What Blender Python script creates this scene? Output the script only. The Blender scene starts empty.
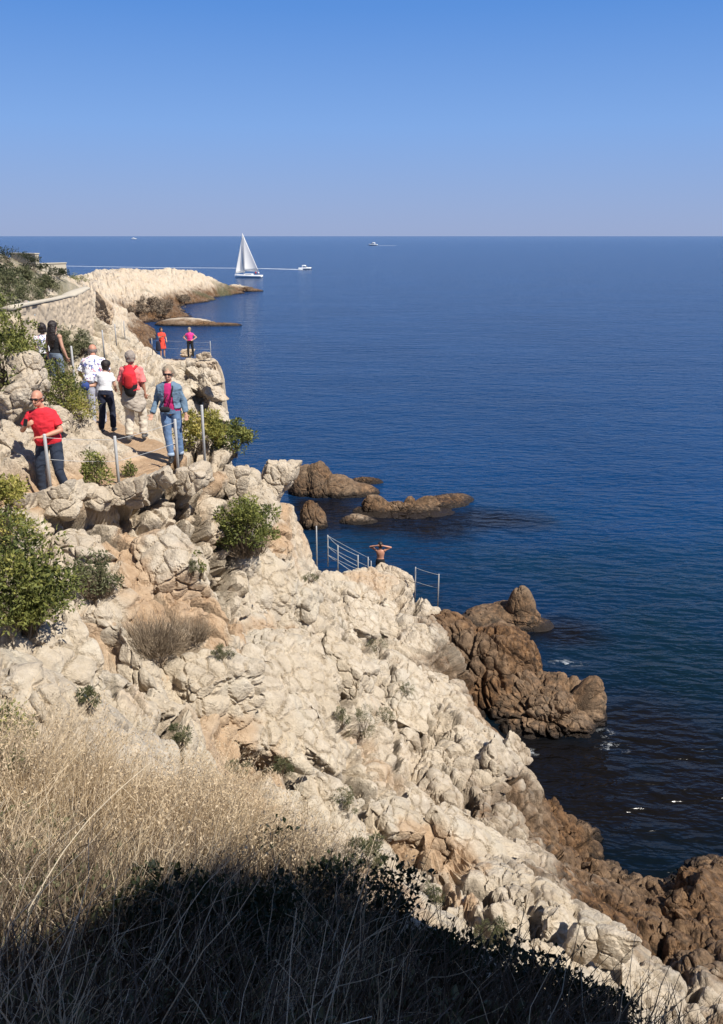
import bpy, bmesh, math, random
import numpy as np
from mathutils import Vector, Matrix, Euler
from mathutils.bvhtree import BVHTree
R = math.radians
random.seed(7)
rng = np.random.default_rng(11)
scene = bpy.context.scene
COL = scene.collection
f32 = np.float32

# ------------------------------------------------------------------ camera
CAM_Z = 14.0; PITCH = R(17.8); FPX = 860.0
cam_d = bpy.data.cameras.new('camera'); cam = bpy.data.objects.new('camera', cam_d); COL.objects.link(cam)
cam.location = (0, 0, CAM_Z); cam.rotation_euler = (R(90) - PITCH, 0, 0)
cam_d.sensor_fit = 'VERTICAL'; cam_d.sensor_height = 24.0; cam_d.lens = FPX / 1024 * 24.0
cam_d.clip_start = 0.05; cam_d.clip_end = 60000
scene.camera = cam
cp, sp = math.cos(PITCH), math.sin(PITCH)

def at(px, py, Y):
    """real-world point at ground distance Y in the direction the photograph shows it"""
    u = (px - 361.5) / FPX; v = (512 - py) / FPX
    d = (u, cp + v * sp, -sp + v * cp); t = Y / d[1]
    return (d[0] * t, Y, CAM_Z + d[2] * t)
def at_z(px, py, z):
    u = (px - 361.5) / FPX; v = (512 - py) / FPX
    d = (u, cp + v * sp, -sp + v * cp); t = (z - CAM_Z) / d[2]
    return (d[0] * t, d[1] * t, z)
def project(P):
    x, y, z = P[:, 0], P[:, 1], P[:, 2] - CAM_Z
    dep = y * cp - z * sp; up = y * sp + z * cp
    dd = np.where(dep > .05, dep, np.nan)
    return 361.5 + FPX * x / dd, 512 - FPX * up / dd, dep

# ------------------------------------------------------------------ numpy noise
def _h(ix, iy, iz, s):
    h = ix.astype(np.uint32) * np.uint32(374761393) + iy.astype(np.uint32) * np.uint32(668265263) + iz.astype(np.uint32) * np.uint32(2147483647 & 0x5bd1e995) + np.uint32((s * 974711 + 12345) & 0xffffffff)
    h = (h ^ (h >> np.uint32(13))) * np.uint32(1274126177)
    h = (h ^ (h >> np.uint32(15))) * np.uint32(2246822519)
    return ((h ^ (h >> np.uint32(16))) & np.uint32(0xffffff)).astype(f32) / f32(16777216)
def vnoise(P, s=0):
    F = np.floor(P).astype(np.int32); T = (P - F).astype(f32); T = T * T * (3 - 2 * T)
    o = 0
    for dx in (0, 1):
        wx = T[:, 0] if dx else 1 - T[:, 0]
        for dy in (0, 1):
            wy = T[:, 1] if dy else 1 - T[:, 1]
            for dz in (0, 1):
                wz = T[:, 2] if dz else 1 - T[:, 2]
                o = o + wx * wy * wz * _h(F[:, 0] + dx, F[:, 1] + dy, F[:, 2] + dz, s)
    return o * 2 - 1
def fbm(P, n=4, s=0, g=.5):
    o = 0; a = 1.; t = 0; Q = P.astype(f32)
    for i in range(n):
        o = o + a * vnoise(Q, s + i * 7); t += a; a *= g; Q = Q * f32(2.03) + f32(17.3)
    return o / t
def worley(P, s=0):
    F = np.floor(P).astype(np.int32); T = (P - F).astype(f32); N = len(P)
    f1 = np.full(N, 9, f32); f2 = np.full(N, 9, f32); idv = np.zeros(N, f32); idw = np.zeros(N, f32)
    D = np.zeros((N, 3), f32)
    for dx in (-1, 0, 1):
        for dy in (-1, 0, 1):
            for dz in (-1, 0, 1):
                X, Y, Z = F[:, 0] + dx, F[:, 1] + dy, F[:, 2] + dz
                a = _h(X, Y, Z, s); b = _h(X, Y, Z, s + 1); c = _h(X, Y, Z, s + 2)
                rx = dx + a - T[:, 0]; ry = dy + b - T[:, 1]; rz = dz + c - T[:, 2]
                d = np.sqrt(rx * rx + ry * ry + rz * rz)
                m = d < f1
                f2 = np.where(m, f1, np.minimum(f2, d)); f1 = np.where(m, d, f1)
                idv = np.where(m, (a * 7.13 + b * 3.77) % 1, idv); idw = np.where(m, (c * 5.31 + a * 9.17) % 1, idw)
                D[m, 0] = -rx[m]; D[m, 1] = -ry[m]; D[m, 2] = -rz[m]
    return f1, f2, idv, idw, D
def sstep(a, b, x):
    t = np.clip((x - a) / (b - a), 0, 1); return t * t * (3 - 2 * t)

# bedding frame: strata dip towards the sea and a little towards the viewer
_n = Vector((.60, -.30, .74)).normalized(); _a = _n.cross(Vector((0, 1, 0))).normalized(); _b = _n.cross(_a)
BED = np.array([_a, _b, _n], f32)
def facets(P, size, s, flat=.6, warp=.2, k=.20, hs=.42, gs=.85):
    """upper envelope of tilted rounded blocks: broken faces that meet in sharp joints"""
    Q = (P @ BED.T) / size
    w = np.stack([vnoise(Q * 1.1, s + 50), vnoise(Q * 1.1 + 31.7, s + 51), vnoise(Q * 1.1 + 77.1, s + 52)], 1)
    Q = (Q * np.array([1, 1.0, 1 / flat], f32) + warp * w).astype(f32)
    F = np.floor(Q).astype(np.int32); T = (Q - F).astype(f32); n = len(Q)
    t1 = np.full(n, -9, f32); t2 = np.full(n, -9, f32); idv = np.zeros(n, f32)
    for dx in (-1, 0, 1):
        for dy in (-1, 0, 1):
            for dz in (-1, 0, 1):
                X, Y, Z = F[:, 0] + dx, F[:, 1] + dy, F[:, 2] + dz
                a = _h(X, Y, Z, s); b = _h(X, Y, Z, s + 1); c = _h(X, Y, Z, s + 2)
                rx = T[:, 0] - dx - a; ry = T[:, 1] - dy - b; rz = T[:, 2] - dz - c
                h = (a * 7.13 + b * 3.77 + c * 5.9) % 1; g1 = (a * 11.3 + c * 7.7) % 1 - .5; g2 = (b * 13.1 + c * 3.3) % 1 - .5; g3 = (a * 5.1 + b * 17.9) % 1 - .5
                v = hs * (h - .5) + gs * (g1 * rx + g2 * ry + g3 * rz) - k * 1.6 * (rx * rx + ry * ry + rz * rz)
                m = v > t1
                t2 = np.where(m, t1, np.maximum(t2, v)); t1 = np.where(m, v, t1); idv = np.where(m, h, idv)
    return t1 - .20, t1 - t2, idv - .5
def macro_disp(P, s=0):
    v, e, o = facets(P, 2.6, s, .8, .22)
    c1 = 1 - sstep(0, .05, e); n1 = fbm(P * 1.1, 3, s + 30)
    return 1.35 * v + .12 * n1 - .25 * c1, c1, o
def detail_disp(P, s=0, o1=0., mid=1., small=1.):
    v2, e2, o2 = facets(P + .35 * np.reshape(o1, (-1, 1)), .80, s + 10, .8, .2)
    v3, e3, o3 = facets(P, .27, s + 20, .8, .25)
    v4, e4, o4 = facets(P, .10, s + 33, .7, .3)
    c2 = 1 - sstep(0, .06, e2); c3 = 1 - sstep(0, .08, e3)
    n2 = fbm(P * 3.5, 3, s + 40, .6)
    msk = sstep(-.3, .3, fbm(P * .7, 3, s + 66)); m4 = sstep(-.2, .3, fbm(P * 1.9, 3, s + 71))
    d = mid * ((.24 + .36 * msk) * v2 - .30 * c2 * (.3 + .7 * msk))
    d = d + small * ((.08 + .24 * msk) * v3 - .11 * c3 * (.4 + .6 * msk) + (.04 + .10 * m4) * v4 + .035 * n2)
    return d, c2, c3
def rock_disp(P, big=1., mid=1., small=1., s=0, sc=1.):
    P = P.astype(f32) / sc
    a, c1, o1 = macro_disp(P, s); b, c2, c3 = detail_disp(P, s, o1, mid, small)
    return (big * a + b) * sc, np.clip(c1 * .9 + c2 * .6 + c3 * .25, 0, 1), a

# ------------------------------------------------------------------ terrain control (px, py, distance)
CP = []
def colm(px, *prs):
    for y, Y in prs:
        CP.append(at(px, y, Y))
colm(-60, (1000, 1.9), (850, 3.8), (700, 5.8), (600, 8.8), (500, 11.5), (390, 16), (300, 27), (245, 95))
colm(0, (1024, 1.9), (950, 2.6), (850, 3.8), (760, 4.8), (700, 5.8), (640, 7.5), (600, 8.8), (500, 11.5), (440, 13.5), (390, 16), (340, 21), (305, 30), (280, 48), (258, 90))
colm(60, (1024, 1.9), (900, 3.2), (800, 4.4), (740, 5.4), (700, 6.4), (650, 8), (600, 9.5), (560, 11), (500, 12.9), (440, 14.4), (402, 16.4), (380, 19), (345, 33), (298, 45), (282, 70), (268, 100))
colm(130, (900, 3.4), (840, 4.5), (780, 5.6), (730, 7), (690, 8.5), (650, 9.8), (600, 11.5), (540, 13), (495, 14), (478, 14.4), (442, 16.8), (420, 20), (408, 33), (368, 42), (334, 52))
colm(105, (310, 55), (345, 40), (290, 75), (445, 15.3), (418, 16.6), (428, 18.4), (400, 24))
colm(190, (900, 3.6), (850, 4.6), (810, 5.6), (760, 7.5), (720, 8.6), (690, 9.6), (640, 11), (590, 12.5), (540, 13.8), (500, 14.6), (472, 15), (450, 16.5), (430, 18.3), (403, 46), (360, 49), (356, 53))
colm(175, (356, 50), (369, 46), (385, 43)); colm(190, (440, 26), (436, 35)); colm(160, (432, 26), (428, 34)); colm(215, (470, 26), (460, 36)); colm(235, (470, 20.5), (500, 27))
colm(215, (400, 48), (359, 50), (430, 46))
for q in [(-7.0, 50, -.5), (-6.6, 47, -.5), (-7.0, 53, -.5), (-7.4, 54.5, 1.0), (-9.5, 58, 1.0), (-10.2, 52.5, 7.2), (-12, 53, 7.3), (-8.8, 51.3, 7.2), (-7.4, 40, 1.5), (-7.6, 33, 3.5), (-5.8, 24, 4.5), (-4.2, 21, 6.5), (-12.5, 59, 2), (-14.5, 63, .5)]: CP.append(q)
colm(250, (468, 17.3), (482, 16.8), (510, 16), (560, 14.5), (610, 13), (660, 12), (700, 11), (740, 10), (780, 9), (830, 7.6), (862, 6), (900, 4.5), (960, 3.3), (1024, 2.2))
colm(296, (488, 19.5), (520, 19.5), (560, 18.3), (600, 16.5), (650, 14.5), (700, 12.5), (750, 11), (800, 9.8), (845, 8.3), (872, 5.8), (900, 4.6), (960, 3.3))
colm(318, (563, 25.5), (590, 21))
colm(360, (578, 28), (600, 24), (650, 20), (700, 16.5), (750, 14), (800, 12), (850, 10.5), (885, 9.0), (905, 4.6), (960, 3.5), (1024, 2.4))
colm(395, (578, 29), (600, 26.5))
colm(430, (598, 27.5), (620, 25.5), (650, 23), (700, 19), (750, 16), (800, 13.5), (850, 11.3), (890, 9.8), (925, 8.3), (972, 3.8), (1024, 2.6))
colm(455, (640, 24), (680, 20.8))
colm(500, (738, 18), (770, 16), (800, 14), (850, 12), (900, 10), (950, 8), (990, 6.3), (1040, 3.2))
colm(560, (795, 17), (830, 15), (880, 12.5), (920, 10.5), (960, 8.6), (1000, 7.3), (1030, 6.3))
colm(640, (862, 16.2), (900, 13.5), (940, 11.5), (980, 9.5), (1024, 8))
colm(723, (850, 16.8), (880, 15), (930, 12.3), (970, 10.8), (1024, 9))
# headland far off
colm(82, (276, 115), (300, 100)); colm(112, (272, 170), (300, 130), (322, 144)); colm(150, (270.5, 190), (300, 165), (318, 150))
colm(185, (270, 215), (288, 195), (312, 158)); colm(208, (273, 222), (285, 215)); colm(225, (284, 232))
def W(phi, r, z): CP.append((r * math.sin(R(phi)), r * math.cos(R(phi)), z))
# sea bed and everything round about the view
for x, y, z in [(-5, 27, 1.2), (-3.2, 31, .2), (0.5, 33, -1), (3.2, 31, -1.5), (5, 28, -2), (4.6, 24, -1.0), (4.8, 20.5, -1.5), (7, 20, -2.5), (8.5, 19, -2.5), (12, 17, -2), (14, 12, -2),
                (-6, 36, -1), (-6.5, 42, -1.5), (-5.5, 48, -2.5), (-7, 55, -2), (-11, 64, -2), (-17, 68, -2), (-24, 95, -2.5), (-26, 120, -2.5), (-30, 138, -1.5),
                (0, 40, -3), (4, 60, -4), (-10, 100, -4), (-25, 150, -3), (-34, 185, -2.5), (-30, 215, -2.5), (-25, 240, -3), (-35, 262, -3), (-60, 262, -4), (-80, 215, -3), (-70, 160, -1), (-52, 130, 2),
                (-100, 200, -4), (0, 250, -5), (20, 30, -4), (40, 60, -5), (30, 120, -5)]:
    CP.append((x, y, z))
for r, z in [(2, 12.6), (6, 12.6), (15, 13), (40, 15), (110, 14)]: W(-50, r, z)
for r, z in [(2, 12.7), (6, 13.2), (15, 14.5), (40, 18), (110, 18), (240, 10)]: W(-80, r, z); W(-120, r, z + .4)
for r, z in [(2, 11.6), (4, 9.8), (7, 5.6), (11, 1.8), (16, -2), (60, -5), (250, -6)]: W(50, r, z)
for r, z in [(2, 12.0), (4, 10.6), (8, 6.5), (14, .5), (25, -3), (100, -6), (250, -6)]: W(85, r, z); W(125, r, z + .5)
for r, z in [(2, 12.7), (6, 13.2), (15, 14), (40, 15), (200, 15)]: W(180, r, z); W(-180, r, z)
for ph in (-150, -100, -60, -30, 0, 30, 60, 100, 150): W(ph, .7, 12.38 - .12 * math.cos(R(ph)))
CPa = np.array(CP)
def lp(x, y):
    r = np.sqrt(x * x + y * y); return np.stack([np.arctan2(x, y), np.log(np.maximum(r, .3))], -1)
_K = lp(CPa[:, 0], CPa[:, 1]); _c = .03
def _phi(d2): return np.sqrt(d2 + _c * _c)
_A = _phi(((_K[:, None] - _K[None]) ** 2).sum(-1)) ; n_ = len(_K)
_M = np.zeros((n_ + 3, n_ + 3)); _M[:n_, :n_] = _A - 0.004 * np.eye(n_); _M[:n_, n_] = 1; _M[n_, :n_] = 1; _M[:n_, n_ + 1:] = _K; _M[n_ + 1:, :n_] = _K.T
_Wt = np.linalg.solve(_M, np.concatenate([CPa[:, 2], [0, 0, 0]])).astype(f32)
def base_z(x, y):
    x = np.atleast_1d(np.asarray(x, f32)); y = np.atleast_1d(np.asarray(y, f32))
    K = lp(x, y).astype(f32); o = np.full(len(x), _Wt[n_], f32) + K @ _Wt[n_ + 1:]
    for i in range(n_):
        o += _Wt[i] * np.sqrt((K[:, 0] - f32(_K[i, 0])) ** 2 + (K[:, 1] - f32(_K[i, 1])) ** 2 + f32(_c * _c))
    return o
PATH = np.array([at(28, 508, 12.7), at(75, 497, 13.5), at(140, 470, 14.9), at(172, 460, 15.6), at(150, 446, 16.6), at(112, 434, 17.8), at(80, 422, 20.0), at(66, 405, 22.), at(52, 372, 27)])
PATH[:, 2] = [10.1, 10.05, 10.05, 10.05, 10.05, 10.05, 10.1, 10.2, 10.5]
def seg_d(x, y, L):
    best = np.full(len(x), 99., f32); zz = np.zeros(len(x), f32)
    for a, b in zip(L[:-1], L[1:]):
        d = b[:2] - a[:2]; t = np.clip(((x - a[0]) * d[0] + (y - a[1]) * d[1]) / (d @ d), 0, 1)
        q = np.hypot(x - a[0] - t * d[0], y - a[1] - t * d[1]); m = q < best
        best = np.where(m, q, best); zz = np.where(m, a[2] + t * (b[2] - a[2]), zz)
    return best, zz

# rows and columns of the sheet
ph = np.concatenate([np.linspace(-180, -50, 50)[:-1], np.linspace(-50, -33, 60)[:-1], np.linspace(-33, 33, 800), np.linspace(33, 50, 50)[1:], np.linspace(50, 180, 50)[1:]])
lr = np.concatenate([np.linspace(math.log(.5), math.log(4.5), 150)[:-1], np.linspace(math.log(4.5), math.log(34), 900)[:-1], np.linspace(math.log(34), math.log(46.2), 90)[:-1], np.linspace(math.log(46.2), math.log(51), 170)[:-1], np.linspace(math.log(51), math.log(75), 80)[:-1], np.linspace(math.log(75), math.log(270), 190)])
NP_, NR = len(ph), len(lr)
PH, LR = np.meshgrid(np.radians(ph), lr)
X = (np.exp(LR) * np.sin(PH)).astype(f32); Yg = (np.exp(LR) * np.cos(PH)).astype(f32)
Z = base_z(X.ravel(), Yg.ravel()).reshape(X.shape)
# retaining/bank: path bench cut into the slope
pd, pz = seg_d(X.ravel(), Yg.ravel(), PATH); pd = pd.reshape(X.shape); pz = pz.reshape(X.shape)
pm = 1 - sstep(.34, .62, pd)
Z = Z * (1 - pm) + pz * pm
TERR = np.array([(-13.2, 50.3, 7.35), (-8.7, 50.0, 7.25)]); td, tz = seg_d(X.ravel(), Yg.ravel(), TERR); tm = (1 - sstep(.9, 1.6, td.reshape(X.shape)))
Z = Z * (1 - tm) + tz.reshape(X.shape) * tm
ed_ = -8.25 + .32 * np.clip(50 - Yg, -3, 8)
Z = np.where((Yg > 42) & (Yg < 56), Z - np.maximum(Z + 1.5, 0) * sstep(-.1, 1.3, X - ed_) * sstep(42, 44.5, Yg) * (1 - sstep(54, 56, Yg)), Z)
P = np.stack([X, Yg, Z], -1)
dr = np.gradient(P, axis=0); dp = np.gradient(P, axis=1)
Nn = np.cross(dp, dr); Nn /= np.linalg.norm(Nn, axis=-1, keepdims=True) + 1e-9
Nn[Nn[..., 2] < 0] *= -1
def blur(A, k):
    for ax in (0, 1):
        c = np.cumsum(np.concatenate([np.repeat(np.take(A, [0], ax), k, ax), A, np.repeat(np.take(A, [-1], ax), k + 1, ax)], ax), ax)
        n = A.shape[ax]
        A = (np.take(c, range(2 * k, 2 * k + n), ax) - np.take(c, range(0, n), ax)) / (2 * k)
    return A
Nn = blur(Nn.astype(np.float64), 10).astype(f32); Nn /= np.linalg.norm(Nn, axis=-1, keepdims=True) + 1e-9
Pf = P.reshape(-1, 3).astype(f32); Nf = Nn.reshape(-1, 3)
rr = np.exp(LR).ravel(); tmf = tm.ravel(); tdf = td.ravel(); pmf = pm.ravel(); phf = PH.ravel()
# zones -------------------------------------------------
spx, spy, sdep = project(Pf)
# soil bank in the foreground (dry grass): inside a rim line running round the photographer's stand
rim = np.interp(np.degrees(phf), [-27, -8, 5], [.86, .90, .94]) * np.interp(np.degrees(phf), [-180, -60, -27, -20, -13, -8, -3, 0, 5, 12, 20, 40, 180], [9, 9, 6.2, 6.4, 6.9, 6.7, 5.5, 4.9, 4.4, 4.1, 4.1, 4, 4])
soil_and_shade = 1 - sstep(-.12, .10, np.log(rr / rim) + .12 * fbm(Pf * .8, 3, 5))
ff = (rr > 60).astype(f32); far = sstep(34, 75, rr)
damp = (1 - .93 * pmf) * (1 - .85 * soil_and_shade) * (1 - .8 * tmf)
farm = rr > 34
d1, c1_, o1_ = macro_disp(Pf, 3)
d2, cr2, _ = rock_disp(Pf[farm], 1, 1, 1, 5, 3.0)
dd_ = d1.copy(); dd_[farm] = d1[farm] * .8 + d2 * .32 * sstep(75, 120, rr[farm])
mass = fbm(Pf * np.array([.35, .35, .5], f32), 2, 90)
disp = (dd_ * damp + .35 * mass * damp)
disp = np.clip(disp - .9 * (1 - sstep(1, 3.5, tdf)) * (1 - tmf) - .8 * sstep(50, 62, rr) * (1 - sstep(100, 125, rr)) - .22 * damp * sstep(18, 26, rr) * (1 - sstep(38, 44, rr)), -1.0, .9)
Pd = Pf + Nf * disp[:, None]
# overhung hollows driven sideways into the hill
CAVES = [(166, 592, .75, .27, 1.0), (215, 612, .5, .2, .6), (258, 628, .45, .24, .9), (238, 744, .75, .24, 1.0), (200, 738, .4, .2, .4), (455, 857, .5, .16, .7), (395, 840, .4, .14, .6), (150, 700, .35, .22, .45),
        ]
px_, py_, dep_ = project(Pd)
def hit(px, py, rad=2.5):
    m = (np.abs(px_ - px) < rad) & (np.abs(py_ - py) < rad)
    if not m.any(): return None
    i = np.where(m)[0]; return Pd[i[np.argmin(dep_[i])]].copy()
pushdir = Vector((-.42, .80, .38)).normalized(); along = np.array(Vector((.80, -.05, -.45)).normalized(), f32); pushdir = np.array(pushdir, f32)
across = np.cross(along, pushdir)
push = np.zeros(len(Pd), f32)
for (cx, cy, la, lb, am) in CAVES:
    c = hit(cx, cy, 3)
    if c is None: continue
    q = Pd - c; near = (np.abs(q) < 2).all(1)
    w_ = fbm(Pd[near] * 2.2, 3, 77) * .5
    a = q[near] @ along / la; b = q[near] @ across / lb
    e = np.sqrt(a * a + b * b) + w_ * .6
    push[near] = np.maximum(push[near], am * (1 - sstep(.45, 1.10, e)))
Pd = Pd + pushdir * (push * .6)[:, None]
CRACKS = [([(266, 655), (299, 684), (332, 711)], .09, .5), ([(357, 643), (357, 680), (350, 700)], .06, .3), ([(249, 610), (282, 622), (303, 626), (340, 657)], .08, .4), ([(411, 701), (427, 722), (456, 734)], .07, .35),
          ([(320, 759), (365, 776), (373, 792), (411, 825)], .07, .4), ([(415, 614), (419, 635), (440, 655)], .07, .3), ([(75, 521), (104, 530), (120, 542), (140, 560)], .06, .35), ([(207, 613), (236, 629), (265, 617), (290, 625)], .08, .4),
          ([(224, 571), (237, 600), (245, 620)], .05, .3), ([(41, 662), (70, 671), (100, 675), (130, 690)], .06, .35), ([(145, 704), (166, 720), (190, 728)], .06, .35), ([(187, 704), (216, 725), (249, 729)], .07, .35), ([(150, 520), (180, 540), (215, 545)], .05, .28),
          ([(60, 540), (90, 570), (100, 600)], .05, .25), ([(290, 560), (320, 590), (345, 600)], .06, .3), ([(340, 610), (352, 640)], .05, .3), ([(380, 640), (400, 680), (395, 720), (405, 760)], .05, .28), ([(270, 745), (300, 770), (330, 800)], .06, .35), ([(440, 760), (470, 790), (480, 830)], .06, .3),
          ([(410, 850), (440, 880), (450, 900)], .05, .3), ([(470, 880), (520, 900), (560, 940), (600, 960)], .06, .3), ([(600, 960), (640, 980), (700, 990)], .05, .3), ([(160, 610), (190, 635), (240, 650)], .06, .3), ([(440, 700), (470, 730), (490, 760)], .06, .28),
          ([(250, 530), (275, 560), (300, 575)], .05, .25), ([(10, 620), (40, 640), (80, 655)], .05, .3), ([(205, 500), (215, 530), (212, 560)], .05, .25), ([(180, 660), (230, 680), (270, 700), (300, 740)], .06, .3)]
crackm = np.zeros(len(Pd), f32)
for pl, cw_, cd_ in CRACKS:
    cw_ *= 1.5; cd_ *= 1.7
    UV = []
    for ax, ay in pl:
        m_ = np.where((np.abs(px_ - ax) < 6) & (np.abs(py_ - ay) < 6))[0]
        if len(m_):
            m_ = m_[dep_[m_] < np.median(dep_[m_]) * 1.02]; UV.append((np.median(phf[m_]), np.median(LR.ravel()[m_])))
    if len(UV) < 2: continue
    UV = np.array(UV); r0 = np.exp(UV[:, 1].mean()); lo_, hi_ = UV.min(0) - .5 / r0, UV.max(0) + .5 / r0
    idn = np.where((phf > lo_[0]) & (phf < hi_[0]) & (LR.ravel() > lo_[1]) & (LR.ravel() < hi_[1]))[0]
    Q_ = np.stack([phf[idn], LR.ravel()[idn]], 1); best = np.full(len(idn), 9., f32)
    for a, b in zip(UV[:-1], UV[1:]):
        d_ = b - a
        t_ = np.clip((Q_ - a) @ d_ / (d_ @ d_ + 1e-9), 0, 1); best = np.minimum(best, np.linalg.norm(Q_ - a - t_[:, None] * d_, axis=1) * r0)
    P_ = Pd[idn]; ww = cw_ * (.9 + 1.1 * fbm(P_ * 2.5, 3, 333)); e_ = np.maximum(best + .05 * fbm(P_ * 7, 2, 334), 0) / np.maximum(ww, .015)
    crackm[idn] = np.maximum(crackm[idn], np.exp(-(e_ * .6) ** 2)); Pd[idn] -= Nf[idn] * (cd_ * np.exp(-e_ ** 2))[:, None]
G_ = Pd.reshape(NR, NP_, 3).astype(np.float64); N2 = np.cross(np.gradient(G_, axis=1), np.gradient(G_, axis=0)); N2 /= np.linalg.norm(N2, axis=-1, keepdims=True) + 1e-9
N2[(N2 * Nn).sum(-1) < 0] *= -1
N2 = blur(N2, 9); N2 /= np.linalg.norm(N2, axis=-1, keepdims=True) + 1e-9
dt, cr1, cr3 = detail_disp(Pd.astype(f32), 3, o1_)
Pd = (Pd + N2.reshape(-1, 3) * (dt * damp * np.where(push > .1, .7, 1) * (1 - .35 * far) * (1 + .9 * sstep(36, 42, rr) * (1 - sstep(60, 80, rr))))[:, None]).astype(f32)
cr1 = np.clip(c1_ + .6 * cr1 + .2 * cr3, 0, 1)
px_, py_, dep_ = project(Pd)

# colour zones as vertex data (stone kinds, wet tide belt, ochre earth, bank soil plus painted crack shade, far scrub)
tl = np.interp(rr, [10, 14, 17, 22, 27, 40, 80, 120, 250], [3.6, 3.2, 2.3, 1.6, 1.3, 1.2, 1.0, 2.8, 1.9])
nb = fbm(Pd * .9, 4, 200); nb2 = fbm(Pd * 3.1, 3, 210)
tide = 1 - sstep(-.7, .9, Pd[:, 2] - tl + .9 * nb + .9 * nb2)
orange = sstep(.24, .5, fbm(Pd * .55, 4, 220)) * .6
orange = np.clip(np.maximum(orange, push * .6) + .12 * cr1, 0, 1)
EARTH = [c_ for c_ in (tuple(hit(a_, b_, 3)) + (r_,) if hit(a_, b_, 3) is not None else None for a_, b_, r_ in [(160, 604, .9), (200, 616, .9), (235, 625, .6), (262, 634, .5), (245, 770, .6), (262, 795, .5), (238, 752, .5), (400, 850, .5), (452, 866, .6), (455, 890, .4), (150, 540, .5), (125, 548, .4), (300, 640, .5), (212, 480, .4), (285, 505, .5), (292, 540, .5)]) if c_]
def earth(Q):
    o = np.zeros(len(Q), f32); n_ = fbm(Q * 2.6, 3, 930)
    for a_, b_, c_, r_ in EARTH:
        dd2 = ((Q - np.array([a_, b_, c_], f32)) ** 2).sum(1); mk = dd2 < 4 * r_ * r_
        o[mk] = np.maximum(o[mk], 1 - sstep(.55, 1.1, np.sqrt(dd2[mk]) / r_ + .9 * n_[mk]))
    return o
orange = np.maximum(orange, .85 * earth(Pd))
orange = np.maximum(orange, pmf * .95)
lich = sstep(.05, .4, fbm(Pd * 1.7, 4, 240))
GRID = dict(z=Pd.reshape(NR, NP_, 3))

def make_mesh(name, V, Fc, attrs=None, smooth=True):
    me = bpy.data.meshes.new(name); V = np.asarray(V, f32); Fc = np.asarray(Fc, np.int32)
    k = Fc.shape[1]
    me.vertices.add(len(V)); me.vertices.foreach_set('co', V.ravel())
    me.loops.add(len(Fc) * k); me.loops.foreach_set('vertex_index', Fc.ravel())
    me.polygons.add(len(Fc)); me.polygons.foreach_set('loop_start', np.arange(0, len(Fc) * k, k, dtype=np.int32))
    me.polygons.foreach_set('use_smooth', np.full(len(Fc), smooth))
    for n, a in (attrs or {}).items():
        t = me.attributes.new(n, 'FLOAT', 'POINT'); t.data.foreach_set('value', np.asarray(a, f32).ravel())
    me.update(calc_edges=True); me.validate(); return me
def link(name, me, mat=None, parent=None):
    o = bpy.data.objects.new(name, me); COL.objects.link(o)
    if mat is not None and me is not None and not me.materials:
        me.materials.append(mat)
    if parent is not None: o.parent = parent
    return o
def tag(o, label=None, cat=None, group=None, kind=None):
    for k, v in (('label', label), ('category', cat), ('group', group), ('kind', kind)):
        if v: o[k] = v
    return o
def thing(name, loc, label, cat, group=None, rz=0, sc=1):
    o = bpy.data.objects.new(name, None); COL.objects.link(o); o.location = loc; o.rotation_euler = (0, 0, rz); o.scale = (sc,) * 3
    o.empty_display_size = .2
    return tag(o, label, cat, group)

# ------------------------------------------------------------------ materials
class NT:
    def __init__(s, name):
        s.m = bpy.data.materials.new(name); s.m.use_nodes = True; s.t = s.m.node_tree; s.n = s.t.nodes; s.l = s.t.links
        s.b = s.n['Principled BSDF']; s.out = s.n['Material Output']
    def N(s, ty, **kw):
        n = s.n.new(ty)
        for k, v in kw.items():
            if k == 'ins':
                for a, b in v.items():
                    if isinstance(b, bpy.types.NodeSocket): s.l.new(b, n.inputs[a])
                    else: n.inputs[a].default_value = b
            else: setattr(n, k, v)
        return n
    def noise(s, vec, scale, detail=4, rough=.55, dist=0):
        return s.N('ShaderNodeTexNoise', ins={'Vector': vec, 'Scale': scale, 'Detail': detail, 'Roughness': rough, 'Distortion': dist})
    def ramp(s, fac, *st):
        n = s.N('ShaderNodeValToRGB'); s.l.new(fac, n.inputs[0]); e = n.color_ramp.elements
        while len(e) < len(st): e.new(.5)
        for q, (p, c) in zip(e, st): q.position = p; q.color = (*c, 1) if len(c) == 3 else c
        return n.outputs[0]
    def mr(s, v, a, b, c=0., d=1.):
        return s.N('ShaderNodeMapRange', ins={0: v, 1: a, 2: b, 3: c, 4: d}).outputs[0]
    def mix(s, f, a, b, ty='MIX'):
        n = s.N('ShaderNodeMix', data_type='RGBA', blend_type=ty)
        for i, v in ((0, f), (6, a), (7, b)):
            if isinstance(v, bpy.types.NodeSocket): s.l.new(v, n.inputs[i])
            else: n.inputs[i].default_value = v if i == 0 else ((*v, 1) if len(v) == 3 else v)
        return n.outputs[2]
    def math(s, op, a, b=0.):
        n = s.N('ShaderNodeMath', operation=op)
        for i, v in ((0, a), (1, b)):
            if isinstance(v, bpy.types.NodeSocket): s.l.new(v, n.inputs[i])
            else: n.inputs[i].default_value = v
        return n.outputs[0]
    def attr(s, n): return s.N('ShaderNodeAttribute', attribute_name=n).outputs['Fac']
    def pos(s): return s.N('ShaderNodeNewGeometry').outputs['Position']
    def obj(s): return s.N('ShaderNodeTexCoord').outputs['Object']
    def set(s, **kw):
        for k, v in kw.items():
            k = k.replace('_', ' ').title() if k != 'ior' else 'IOR'
            i = s.b.inputs[k]
            if isinstance(v, bpy.types.NodeSocket): s.l.new(v, i)
            else: i.default_value = (*v, 1) if isinstance(v, tuple) and len(v) == 3 else v
        return s
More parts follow.
